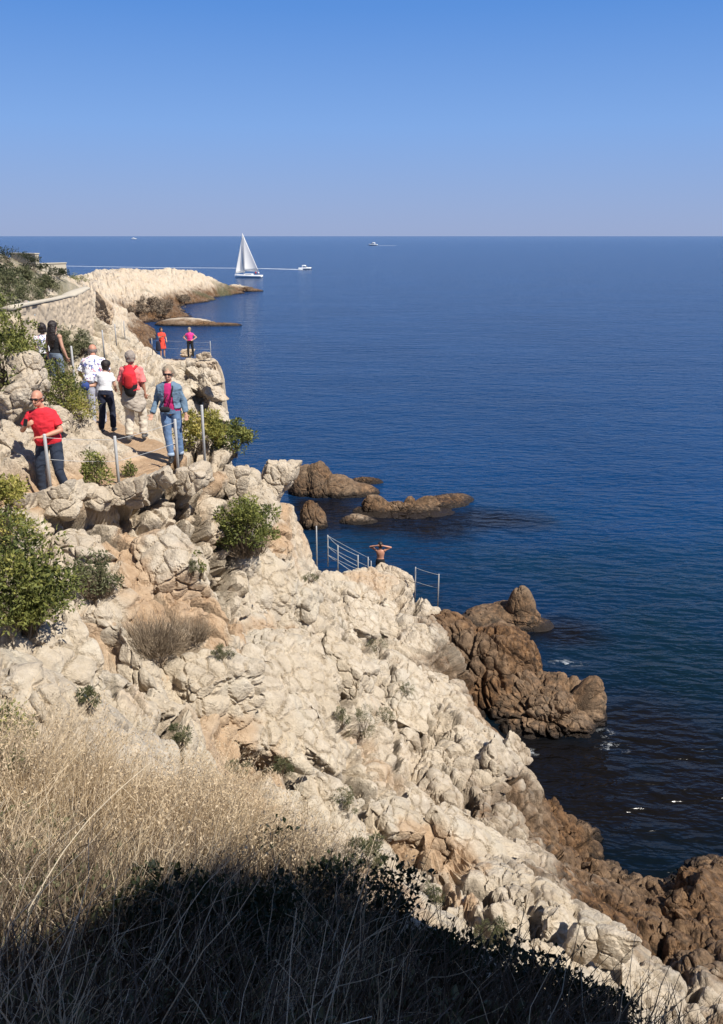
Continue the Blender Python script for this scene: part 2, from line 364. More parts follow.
def simple(name, col, rough=.7, var=.12, scale=8., bump=.0, metal=0., spec=None):
    t = NT(name); v = t.obj(); n = t.noise(v, scale, 4).outputs['Fac']
    c = t.mix(n, tuple(x * (1 - var) for x in col), tuple(min(1, x * (1 + var)) for x in col))
    t.set(base_color=c, roughness=rough, metallic=metal)
    if spec is not None: t.b.inputs['Specular IOR Level'].default_value = spec
    if bump:
        b = t.N('ShaderNodeBump', ins={'Strength': bump, 'Distance': .01, 'Height': t.noise(v, scale * 6, 3).outputs['Fac']}); t.l.new(b.outputs[0], t.b.inputs['Normal'])
    return t.m

def rock_material(name, brown=False):
    t = NT(name); p = t.pos()
    n1 = t.noise(p, .9, 5).outputs['Fac']; n2 = t.noise(p, 5., 6, .65).outputs['Fac']; n3 = t.noise(p, 28., 4, .6).outputs['Fac']
    pale = t.ramp(n2, (.28, (.40, .33, .245)), (.5, (.56, .475, .365)), (.75, (.67, .595, .485)))
    pale = t.mix(t.mr(n1, .35, .7), pale, (.54, .45, .33), 'MIX')
    pale = t.mix(t.mr(n3, .52, .72, 0, .35), pale, (.30, .26, .20))
    pale = t.mix(t.math('MULTIPLY', t.attr('lich'), .4), pale, (.50, .46, .38))
    n6 = t.noise(p, 2.1, 6, .68, .4).outputs['Fac']
    pale = t.mix(t.mr(n6, .52, .66, 0, .55), pale, (.33, .275, .21)); pale = t.mix(t.mr(n6, .42, .30, 0, .6), pale, (.68, .61, .49))
    och = t.ramp(n2, (.3, (.34, .19, .09)), (.7, (.54, .355, .20)))
    c = t.mix(t.math('MULTIPLY', t.attr('orange'), .8), pale, och)
    brn = t.ramp(n2, (.3, (.018, .012, .008)), (.46, (.085, .048, .024)), (.58, (.20, .11, .052)), (.75, (.34, .22, .12)))
    brn = t.mix(t.mr(n1, .4, .65, 0, .45), brn, (.12, .065, .032))
    n0 = t.noise(p, .45, 4, .6).outputs['Fac']; n5 = t.noise(p, 1.6, 5, .7, .5).outputs['Fac']
    brn = t.mix(t.mr(n0, .45, .62, 0, .7), brn, t.ramp(n2, (.3, (.10, .065, .04)), (.7, (.30, .215, .14))))
    brn = t.mix(t.mr(n5, .42, .34, 0, .85), brn, (.015, .012, .009))
    brn = t.mix(t.mr(n5, .60, .68, 0, .5), brn, (.24, .12, .05))
    c = t.mix(t.attr('tide'), c, brn)
    z = t.N('ShaderNodeSeparateXYZ', ins={0: p}).outputs[2]
    zz = t.math('ADD', z, t.math('MULTIPLY', n2, .5))
    wl = t.mr(zz, .40, .62, 1, 0)
    c = t.mix(wl, c, (.022, .015, .010))
    sc_ = t.ramp(n2, (.35, (.045, .055, .025)), (.7, (.13, .12, .065)))
    c = t.mix(t.attr('scrub'), c, sc_)
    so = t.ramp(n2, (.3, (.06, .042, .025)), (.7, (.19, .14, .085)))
    c = t.mix(t.attr('soil_and_shade'), c, so)
    t.set(base_color=c, roughness=t.mr(wl, 0, 1, .9, .45)); t.b.inputs['Specular IOR Level'].default_value = .25
    n4 = t.noise(p, 12., 7, .72, .6).outputs['Fac']; pit = t.N('ShaderNodeTexVoronoi', ins={'Vector': p, 'Scale': 26.}).outputs['Distance']
    h = t.math('ADD', t.math('MULTIPLY', n4, 1.5), t.math('ADD', t.math('MULTIPLY', pit, .25), t.math('MULTIPLY', n3, .5)))
    b = t.N('ShaderNodeBump', ins={'Strength': .75, 'Distance': .06, 'Height': h}); t.l.new(b.outputs[0], t.b.inputs['Normal'])
    return t.m
M_ROCK = rock_material('limestone')
ii = np.arange(NR - 1)[:, None] * NP_ + np.arange(NP_ - 1)[None]
F4 = np.stack([ii, ii + 1, ii + NP_ + 1, ii + NP_], -1).reshape(-1, 4)[:, ::-1]
# scrub-covered hillside far on the left
scr = (1 - sstep(-18., -14.5, np.degrees(phf) + 4 * nb)) * sstep(20, 27, rr) * (1 - sstep(90, 125, rr))
scr = np.clip(scr * (.55 + 1.3 * nb), 0, 1)
scr = np.maximum(scr, .8 * sstep(.25, .5, fbm(Pd * .12, 3, 260) - .25 * (Pd[:, 2] > 5)) * (rr > 100))
ATTR = dict(tide=tide, orange=np.maximum(orange * (1 - .6 * far), .28 * sstep(90, 120, rr) * sstep(-.3, .3, nb)), soil_and_shade=np.clip(np.maximum(soil_and_shade - pmf, .65 * (crackm > .45) * crackm), 0, 1), lich=lich, scrub=scr)  # carved cracks also take the dark soil colour, as painted crack shade
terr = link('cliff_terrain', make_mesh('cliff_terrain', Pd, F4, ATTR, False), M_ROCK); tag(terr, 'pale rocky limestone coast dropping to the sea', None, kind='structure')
# the little plug of ground under the viewer's feet
plug = np.vstack([Pd[:NP_ - 1], [[0, 0, 12.4]]]); m_ = NP_ - 1
pf = np.stack([np.arange(m_), (np.arange(m_) + 1) % m_, np.full(m_, m_)], 1)
tag(link('ground', make_mesh('ground', plug, pf, dict(tide=np.zeros(m_ + 1), orange=np.full(m_ + 1, .4), soil_and_shade=np.ones(m_ + 1), lich=np.zeros(m_ + 1), scrub=np.zeros(m_ + 1))), M_ROCK), kind='structure')
print('terrain', len(Pd))

# ------------------------------------------------------------------ broken blocks bedded in the cliff
def block_dirs(n):
    bm = bmesh.new(); bmesh.ops.create_icosphere(bm, subdivisions=n, radius=1)
    V = np.array([v.co[:] for v in bm.verts], f32); Fc = np.array([[v.index for v in f.verts] for f in bm.faces], np.int32); bm.free(); return V, Fc
BD = {4: block_dirs(5), 5: block_dirs(6)}
def angular(D, r, fl):
    """radius of a random bevelled polyhedron, flattened across the bedding"""
    pl = []
    for ax in range(3):
        for sg in (-1, 1):
            n = np.zeros(3); n[ax] = sg; n = n + r.normal(0, .22, 3); pl.append((n / np.linalg.norm(n), r.uniform(.75, 1.05)))
    for _ in range(5):
        n = r.normal(size=3); pl.append((n / np.linalg.norm(n), r.uniform(.85, 1.15)))
    inv = np.stack([np.maximum(D @ n.astype(f32), 1e-4) / d for n, d in pl], 0)
    k = 34.; R_ = 1 / (inv ** k).sum(0) ** (1 / k)
    return D * R_[:, None] * np.array([1, 1, fl], f32)
rb = np.random.default_rng(5)
brk = fbm(Pd * .45, 3, 701)
ok = (px_ > -40) & (px_ < 770) & (py_ > 345) & (py_ < 1060) & (rr > 6.5) & (rr < 56) & (soil_and_shade < .15) & (Pd[:, 2] > .6) & (pd.ravel() > .85) & (brk > -.05) & (push < .03) & (crackm < .05)
ok &= ~((px_ > 250) & (py_ < 575)) & ~((np.abs(px_ - 385) < 30) & (rr > 27) & (py_ < 600)) & ~((rr > 40) & (tdf < 1.6)) & ~((rr > 18) & (rr < 34) & (px_ < 225))
ok &= ~((py_ < 480) & (px_ > 225) & (rr < 25))
cand = np.where(ok)[0]; BV, BF, off, cen, siz = [], [], 0, [], []
Nr = N2.reshape(-1, 3)
EXT = [(-9.1 + .32 * (50 - y) + .25 * (7 - z) / 7, y, z) for y, z in zip(rb.uniform(45.0, 51, 90), rb.uniform(.8, 6.9, 90))] + [(x, 48.2 - .25 * (7 - z) - .0 * x, z) for x, z in zip(rb.uniform(-12.5, -8.2, 60), rb.uniform(3, 6.7, 60))]
EXN = [None] * len(EXT); EXS = [None] * len(EXT)
for bx_, by_, bs_ in [(168, 564, .72), (205, 574, .70), (262, 588, .80), (298, 600, .80), (242, 716, .82), (286, 690, .85), (205, 690, .55), (118, 640, .42), (78, 556, .5), (54, 535, .42), (342, 664, .7), (402, 704, .7), (306, 742, .55), (152, 694, .45), (110, 610, .4), (455, 838, .5), (395, 822, .45), (270, 650, .6), (360, 620, .7), (30, 650, .35), (70, 668, .35), (330, 800, .5), (560, 925, .4), (640, 985, .4)]:
    m_ = np.where((np.abs(px_ - bx_) < 3) & (np.abs(py_ - by_) < 3))[0]
    if len(m_):
        k_ = m_[np.argmin(dep_[m_])]; EXT.append(tuple(Pd[k_])); EXN.append(Nr[k_]); EXS.append(bs_)
for q in list(-1 - np.arange(len(EXT))) + list(rb.permutation(cand)[:5200]):
    if q < 0:
        if EXS[-1 - q] is not None and False: continue
        c = np.array(EXT[-1 - q], f32); far_ = True; i9 = -1 - q; sz = EXS[i9] or rb.uniform(.35, .8); nr_ = np.array([.8, -.6, 0], f32) if EXN[i9] is None else EXN[i9]; rq = 49. if EXS[i9] is None else 12.; far_ = EXS[i9] is None
        D, Fc = BD[4 if far_ else 5]
    else: nr_ = None; rq = rr[q]
    if q >= 0: far_ = rr[q] > 22; sz = float(np.clip(rb.lognormal(-1.25, .55), .13, .95)) * (1.5 if far_ else 1.)
    if q >= 0: c = Pd[q]
    if cen:
        dd__ = np.linalg.norm(np.array(cen[-900:]) - c, axis=1)
        if (dd__ < .62 * (np.array(siz[-900:]) + sz)).any(): continue
        if q >= 0:
            i_ = q + (np.arange(-4, 5)[:, None] * NP_ * max(1, int(sz / rr[q] / .0088)) + np.arange(-4, 5)[None] * max(1, int(sz / rr[q] / .0058))).ravel()
            i_ = i_[(i_ >= 0) & (i_ < len(crackm))]
            if crackm[i_].max() > .3 or push[i_].max() > .12: continue
    D, Fc = BD[5 if sz * 860 / rq > 32 else 4]
    fl = rb.uniform(.42, .8); Vb = angular(D, rb, fl) * sz * np.array([rb.uniform(.8, 1.35), rb.uniform(.75, 1.1), 1], f32)
    rz_ = rb.normal(0, .45); cz, sz_ = math.cos(rz_), math.sin(rz_)
    Rm = np.array([[cz, -sz_, 0], [sz_, cz, 0], [0, 0, 1]], f32); j_ = rb.normal(0, .10, (3, 3)).astype(f32)
    B_ = BED + j_; B_[2] /= np.linalg.norm(B_[2]); B_[0] -= B_[2] * (B_[0] @ B_[2]); B_[0] /= np.linalg.norm(B_[0]); B_[1] = np.cross(B_[2], B_[0])
    Vb = (Vb @ Rm.T) @ B_
    BV.append(Vb + c - (Nr[q] if nr_ is None else nr_) * sz * (rb.uniform(.18, .42) if nr_ is None or far_ else .02)); BF.append(Fc + off); off += len(D); cen.append(c); siz.append(sz)
    if off > 900000: break
BV = np.vstack(BV).astype(f32); BF = np.vstack(BF)
CC = np.repeat(np.array(cen, f32), [len(v) for v in []] or 1, 0) if False else None
me_ = make_mesh('tmp', BV, BF); nn_ = np.empty(len(BV) * 3, f32); me_.vertex_normals.foreach_get('vector', nn_); nn_ = nn_.reshape(-1, 3); bpy.data.meshes.remove(me_)
v3, e3, o3 = facets(BV, .24, 800, .8, .3); c3 = 1 - sstep(0, .08, e3); g_ = fbm(BV * 4., 4, 810, .6)
BV = BV + nn_ * (.16 * v3 - .05 * c3 + .045 * g_)[:, None]
tlb = np.interp(np.hypot(BV[:, 0], BV[:, 1]), [10, 14, 17, 22, 27, 40, 80, 120, 250], [3.6, 3.2, 2.3, 1.6, 1.3, 1.2, 1.0, 2.8, 1.9])
nbb = fbm(BV * .9, 4, 200); nb2b = fbm(BV * 3.1, 3, 210); zb = np.zeros(len(BV))
AB = dict(tide=1 - sstep(-.7, .9, BV[:, 2] - tlb + .9 * nbb + .9 * nb2b), orange=np.maximum(sstep(.24, .5, fbm(BV * .55, 4, 220)) * .6, .7 * earth(BV)), soil_and_shade=zb, lich=sstep(.05, .4, fbm(BV * 1.7, 4, 240)), scrub=zb)
tag(link('cliff_blocks', make_mesh('cliff_blocks', BV, BF, AB, False), M_ROCK), 'angular limestone blocks broken out of the cliff', kind='structure')
print('blocks', len(cen), len(BV))
Pd = np.vstack([Pd, BV]); px_, py_, dep_ = project(Pd)
# ------------------------------------------------------------------ sun, sky
SUN_AZ = math.atan2(.80, -.60)   # clockwise from +Y
SUN_EL = R(52)
w = bpy.data.worlds.new('World'); scene.world = w; w.use_nodes = True
bg = w.node_tree.nodes['Background']; sky = w.node_tree.nodes.new('ShaderNodeTexSky'); sky.sky_type = 'NISHITA'; sky.sun_disc = False
sky.sun_elevation = SUN_EL; sky.sun_rotation = SUN_AZ; sky.altitude = 10; sky.air_density = 1.1; sky.dust_density = .5; sky.ozone_density = 3.0
wn = w.node_tree.nodes; wl_ = w.node_tree.links
tc = wn.new('ShaderNodeTexCoord'); sx = wn.new('ShaderNodeSeparateXYZ'); wl_.new(tc.outputs['Generated'], sx.inputs[0])
cr_ = wn.new('ShaderNodeValToRGB'); wl_.new(sx.outputs[2], cr_.inputs[0])
for q, (p_, c_) in zip([cr_.color_ramp.elements[0], cr_.color_ramp.elements[1]] + [cr_.color_ramp.elements.new(.5) for _ in range(3)], [(0, (2.65, 3.4, 5.5)), (1., (.35, 1.0, 3.4)), (.11, (1.75, 3.3, 6.7)), (.22, (.82, 2.35, 6.1)), (.5, (.5, 1.5, 4.6))]):
    q.position = p_; q.color = (*c_, 1)
mx_ = wn.new('ShaderNodeMix'); mx_.data_type = 'RGBA'; mx_.inputs[0].default_value = .93; wl_.new(sky.outputs[0], mx_.inputs[6]); wl_.new(cr_.outputs[0], mx_.inputs[7])
wl_.new(mx_.outputs[2], bg.inputs[0]); bg.inputs[1].default_value = .085
sd = bpy.data.lights.new('sun', 'SUN'); sd.energy = 4.7; sd.angle = R(.53); sd.color = (1, .95, .87)
so_ = bpy.data.objects.new('sun', sd); COL.objects.link(so_)
SD = Vector((math.sin(SUN_AZ) * math.cos(SUN_EL), math.cos(SUN_AZ) * math.cos(SUN_EL), math.sin(SUN_EL)))
so_.rotation_euler = (-SD).to_track_quat('-Z', 'Y').to_euler(); so_.location = SD * 60
scene.view_settings.view_transform = 'Standard'; scene.view_settings.look = 'None'; scene.view_settings.gamma = 1; scene.view_settings.use_curve_mapping = False
scene.view_settings.exposure = 0.48

# ------------------------------------------------------------------ sea
def sea_material():
    t = NT('sea_water'); p = t.pos()
    sep = t.N('ShaderNodeSeparateXYZ', ins={0: p}); X_, Y_ = sep.outputs[0], sep.outputs[1]
    warp = t.noise(p, .35, 4).outputs['Fac']
    def blob(cx, cy, rx, ry, soft=.5):
        a = t.math('DIVIDE', t.math('SUBTRACT', X_, cx), rx); b = t.math('DIVIDE', t.math('SUBTRACT', Y_, cy), ry)
        e = t.math('SQRT', t.math('ADD', t.math('MULTIPLY', a, a), t.math('MULTIPLY', b, b)))
        e = t.math('ADD', e, t.math('MULTIPLY', t.math('SUBTRACT', warp, .5), 1.3))
        return t.mr(e, 1.0 + soft * .3, 1.0 - soft, 0, 1)
    weed = None
    for px, py, wx, wy in [(665, 740, 2.6, 2.6), (575, 770, 3., 2.0), (640, 800, 4, 2), (560, 632, 1.8, 1.4), (415, 522, 4.2, 3.2), (330, 510, 3, 4), (490, 520, 3.0, 2.4), (700, 790, 3, 2)]:
        q = at_z(px, py, 0); b = blob(q[0], q[1], wx, wy)
        weed = b if weed is None else t.math('MAXIMUM', weed, b)
    nn = t.noise(p, .05, 4).outputs['Fac']
    deep = t.mix(t.mr(nn, .35, .65), (.002, .027, .088), (.003, .034, .108))
    dist = t.N('ShaderNodeVectorMath', operation='LENGTH', ins={0: p}).outputs['Value']
    shal = t.mr(t.noise(p, .12, 3).outputs['Fac'], .35, .6)
    near = t.mr(dist, 28, 50, 1, 0)
    c = t.mix(t.math('MULTIPLY', near, shal), deep, (.003, .026, .045))
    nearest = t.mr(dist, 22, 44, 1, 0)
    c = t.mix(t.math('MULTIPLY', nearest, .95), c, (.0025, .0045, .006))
    c = t.mix(t.math('MULTIPLY', weed, .92), c, (.006, .005, .0045))
    # foam where swell breaks on rock
    fn = t.noise(p, 2.6, 6, .75).outputs['Fac']; foam = None
    for px, py, wx, wy in [(614, 748, .45, .3), (606, 733, .3, .25), (570, 663, .6, .25), (524, 752, .5, .15)]:
        q = at_z(px, py, 0); b = blob(q[0], q[1], wx, wy, .9)
        foam = b if foam is None else t.math('MAXIMUM', foam, b)
    fm = t.math('MULTIPLY', foam, t.math('MULTIPLY', t.mr(fn, .53, .62), .7))
    c = t.mix(fm, c, (.75, .78, .78))
    # waves: short chop riding on longer swell
    mp = t.N('ShaderNodeMapping', ins={'Vector': p, 'Rotation': (0, 0, R(24)), 'Scale': (.55, 1.25, 1)}).outputs[0]
    w1 = t.noise(mp, 2.2, 3, .5, .3).outputs['Fac']; w2 = t.noise(mp, .55, 3, .5, .4).outputs['Fac']; w3 = t.noise(mp, .14, 2).outputs['Fac']
    w4 = t.noise(mp, .035, 3).outputs['Fac']
    h = t.math('ADD', t.math('ADD', t.math('MULTIPLY', w1, .34), t.math('MULTIPLY', w2, .55)), t.math('ADD', t.math('MULTIPLY', w3, .5), t.math('MULTIPLY', w4, .5)))
    b = t.N('ShaderNodeBump', ins={'Strength': 1.0, 'Distance': .55, 'Height': h}); t.l.new(b.outputs[0], t.b.inputs['Normal'])
    t.set(base_color=c, roughness=t.mix(fm, (.16,) * 3, (.8,) * 3), ior=1.33)
    t.b.inputs['Specular IOR Level'].default_value = .2
    return t.m
S = 45000
sea = link('sea', make_mesh('sea', [(-S, -S, 0), (S, -S, 0), (S, S, 0), (-S, S, 0)], [(0, 1, 2, 3)], smooth=False), sea_material()); tag(sea, 'deep blue rippled sea reaching the horizon', kind='structure')
# ------------------------------------------------------------------ sea rocks
def ico(n):
    bm = bmesh.new(); bmesh.ops.create_icosphere(bm, subdivisions=n, radius=1)
    V = np.array([v.co[:] for v in bm.verts], f32); Fc = np.array([[v.index for v in f.verts] for f in bm.faces], np.int32); bm.free(); return V, Fc
ICO = {}
def rock_body(lobes, sub=6, seed=0, amp=1., sc=1., tide_z=None, pale=0., vert=0., big=.8):
    if sub not in ICO: ICO[sub] = ico(sub)
    D, Fc = ICO[sub]; c0 = np.array(lobes[0][:3], f32); r = np.zeros(len(D), f32)
    for (x, y, z, rx, ry, rz) in lobes:
        c = np.array([x, y, z], f32) - c0; s = np.array([rx, ry, rz], f32)
        a = ((D / s) ** 2).sum(1); b = -2 * (D * c / s ** 2).sum(1); cc = ((c / s) ** 2).sum() - 1
        disc = b * b - 4 * a * cc; t = np.where(disc > 0, (-b + np.sqrt(np.maximum(disc, 0))) / (2 * a), 0)
        r = np.maximum(r, t)
    r = np.maximum(r, .15 * max(lobes[0][3:]))
    V = c0 + D * r[:, None]
    Q = V * np.array([1, 1, 1 - .6 * vert], f32)
    d, cr, n = rock_disp(Q + seed * 3.3, big, 1, 1, 40 + seed, sc)
    V = V + D * (d * amp)[:, None]
    return V, Fc, cr
def sea_rock(name, loc, lobes, label, cat='rock', seed=0, amp=1., sc=1., tide_z=9., pale_top=None, kind=None, group=None, sub=6, vert=0., orange=.1, scrub=0, tmax=1.):
    V, Fc, cr = rock_body(lobes, sub, seed, amp, sc, vert=vert)
    Wp = V + np.array(loc, f32)
    nb = fbm(Wp * .9, 3, 300 + seed)
    tide = 1 - sstep(-.3, .4, Wp[:, 2] - tide_z + .6 * nb)
    tide = tide * tmax; z = np.zeros(len(V))
    me = make_mesh(name, V, Fc, dict(tide=tide, orange=np.full(len(V), orange) + .2 * cr, soil_and_shade=z, lich=np.clip(nb * 2, 0, 1), scrub=z + scrub), False)
    o = link(name, me, M_ROCK); o.location = loc
    return tag(o, label, cat, group, kind)
def zat(px, py): return at_z(px, py, 0)
p = zat(560, 742); sea_rock('sea_rock', (p[0], p[1] + 1.5, 0), [(0, 0, -.3, 2.0, 1.7, 1.25), (1.35, .1, .2, .5, .7, 1.2), (-1.0, .8, .0, 1.2, 1.3, 1.35), (-.3, -.8, -.4, 1.3, .9, 1.0), (.4, 1.0, -.1, 1.3, 1., 1.2)], 'large brown sea rock with a raised prow and foam at its right foot', seed=3, amp=.75, orange=.35, tide_z=5, sub=7, sc=1.0, tmax=.88)
p = zat(490, 690); sea_rock('sea_rock', (p[0] - .1, p[1] + .3, 0), [(0, 0, .2, 1.9, 1.6, 1.9), (-1.0, .9, .3, 1.5, 1.4, 2.0), (.9, .5, 0, 1.1, 1.5, 1.8), (-.3, -.6, 0, 1.6, 1.3, 1.6), (.5, 1.6, 0, 1.6, 1.4, 1.6)], 'rust brown ribbed rock wall wedged between the pale cliff and the sea', seed=5, amp=.9, orange=.5, tide_z=2.6, sub=7, vert=.8)
p = zat(521, 626); sea_rock('sea_rock', (p[0], p[1] + .2, 0), [(0, 0, .1, .62, .6, 1.45), (0, 0, 0, .85, .8, .75), (-.5, .3, -.1, 1.3, 1.1, .8), (-1.1, .2, -.1, 1.3, 1.1, .7), (.5, -.1, -.15, .9, .7, .42)], 'small pointed brown sea rock standing alone like a cone', seed=7, tmax=.93, amp=.35, sc=.7, tide_z=5)
p = zat(318, 499); sea_rock('sea_rock', (p[0], p[1] + 1, 0), [(0, 0, .1, 1.0, 1.0, 1.85), (.9, .1, 0, 1.4, 1.0, 1.15), (1.9, .1, -.1, 1.7, .9, .75), (-.6, .3, 0, 1.1, 1.0, 1.6)], 'brown humped sea rock highest at its left end beside the cliff edge', seed=9, tmax=.93, amp=.6, sc=.8, tide_z=5, vert=.8)
p = zat(311, 530); sea_rock('sea_rock', (p[0], p[1] + .6, 0), [(0, 0, .1, .7, .7, 1.35), (.3, 0, 0, .6, .6, 1.1)], 'stubby brown rock in the water behind the first railing posts', seed=11, amp=.45, sc=.6, tide_z=5, vert=.8, orange=.4)
p = zat(400, 517); sea_rock('sea_reef', (p[0], p[1] + 1, 0), [(0, 0, -.1, 2.6, .7, .62), (-1.3, -.1, 0, .8, .5, .95), (.7, .3, 0, .5, .4, .85), (1.6, .5, 0, .8, .4, .75), (.3, 0, -.2, 3.2, 1.5, .42)], 'long low reef with pale jagged crest and dark weedy skirt', 'reef', seed=13, amp=.95, sc=.5, tide_z=.95, tmax=.95, vert=.7, sub=7)
p = zat(448, 507); sea_rock('sea_reef', (p[0], p[1] + .8, -.05), [(0, 0, 0, 1.3, 1.1, .42), (.5, .6, 0, 1.1, .9, .36)], 'low dark weedy reef end sticking out furthest to the right', 'reef', seed=15, amp=.35, sc=.5, tide_z=5)
p = zat(356, 524); sea_rock('sea_reef', (p[0], p[1] + .4, -.05), [(0, 0, 0, .9, .6, .42), (.3, 0, 0, .9, .5, .3)], 'small pale topped rock at the near left end of the reef', 'reef', seed=16, amp=.35, sc=.5, tide_z=.3)
p = zat(366, 484); sea_rock('sea_reef', (p[0], p[1] + .4, -.1), [(0, 0, 0, 1.1, .6, .45)], 'small dark half drowned rock behind the humped rock', 'reef', seed=17, amp=.3, sc=.5, tide_z=5)
p = zat(216, 326); sea_rock('rock_ledge', (p[0] - 1, p[1] + 1, 0), [(0, 0, -.2, 5.4, 1.6, .75), (-4, .6, 0, 5.5, 2.2, 1.2), (-1, 0, 0, 1, 1, .9), (2.2, 0, 0, 3.2, 1.0, .5)], 'low tan rock ledge ending in the cove below the headland', 'rock', seed=19, amp=.6, sc=1, tide_z=.8, vert=.3)
p = zat(243, 291.5); sea_rock('rock_ledge', (p[0], p[1] + 1, 0), [(0, 0, 0, 5.0, 2.5, 1.2), (-3, 1, 0, 4, 2.5, 1.8), (2.4, 0, 0, 3.4, 1.6, .7)], 'dark rock ledge trailing off the tip of the far headland', 'rock', seed=21, amp=.9, sc=1.4, tide_z=1.2, vert=.2)
# ------------------------------------------------------------------ loose boulders lying on the slope
def boulder(px, py, wpx, hpx, label, seed, Y=None, orange=.05, group='boulders on the slope', flat=1.):
    c = hit(px, py + hpx * .35, 3) if Y is None else np.array(at(px, py, Y), f32)
    if c is None: return
    D_ = c[1] * 1.02; rx = wpx / 2 * D_ / FPX * .92; rz = hpx / 2 * D_ / FPX * .95
    if 6 not in ICO: ICO[6] = ico(6)
    D, Fc = ICO[6]; rs_ = np.random.default_rng(seed + 900); V = angular(D, rs_, 1.) * np.array([rx, rx * .85, rz * 1.05], f32)
    a_ = rs_.normal(0, .25); V = V @ np.array([[math.cos(a_), 0, -math.sin(a_)], [0, 1, 0], [math.sin(a_), 0, math.cos(a_)]], f32)
    Wn = V / (np.linalg.norm(V, axis=1, keepdims=True) + 1e-6); v3, e3, _o = facets(V + seed * 2.7, .30, 850, .8, .3); g_ = fbm(V * 5. + seed, 4, 860, .6)
    V = V + Wn * ((.22 * v3 - .05 * (1 - sstep(0, .08, e3)) + .06 * g_) * min(1., rx * 2.2))[:, None]; cr = np.zeros(len(V), f32)
    z = np.zeros(len(V)); cc = np.array(at(px, py, c[1] + rx * .3), f32)
    o = link('boulder', make_mesh('boulder', V, Fc, dict(tide=z, orange=z + orange + .3 * cr, soil_and_shade=z, lich=sstep(.05, .4, fbm((V + cc) * 1.7, 4, 240)), scrub=z), False), M_ROCK)
    o.location = cc; tag(o, label, 'boulder', group)
    return o
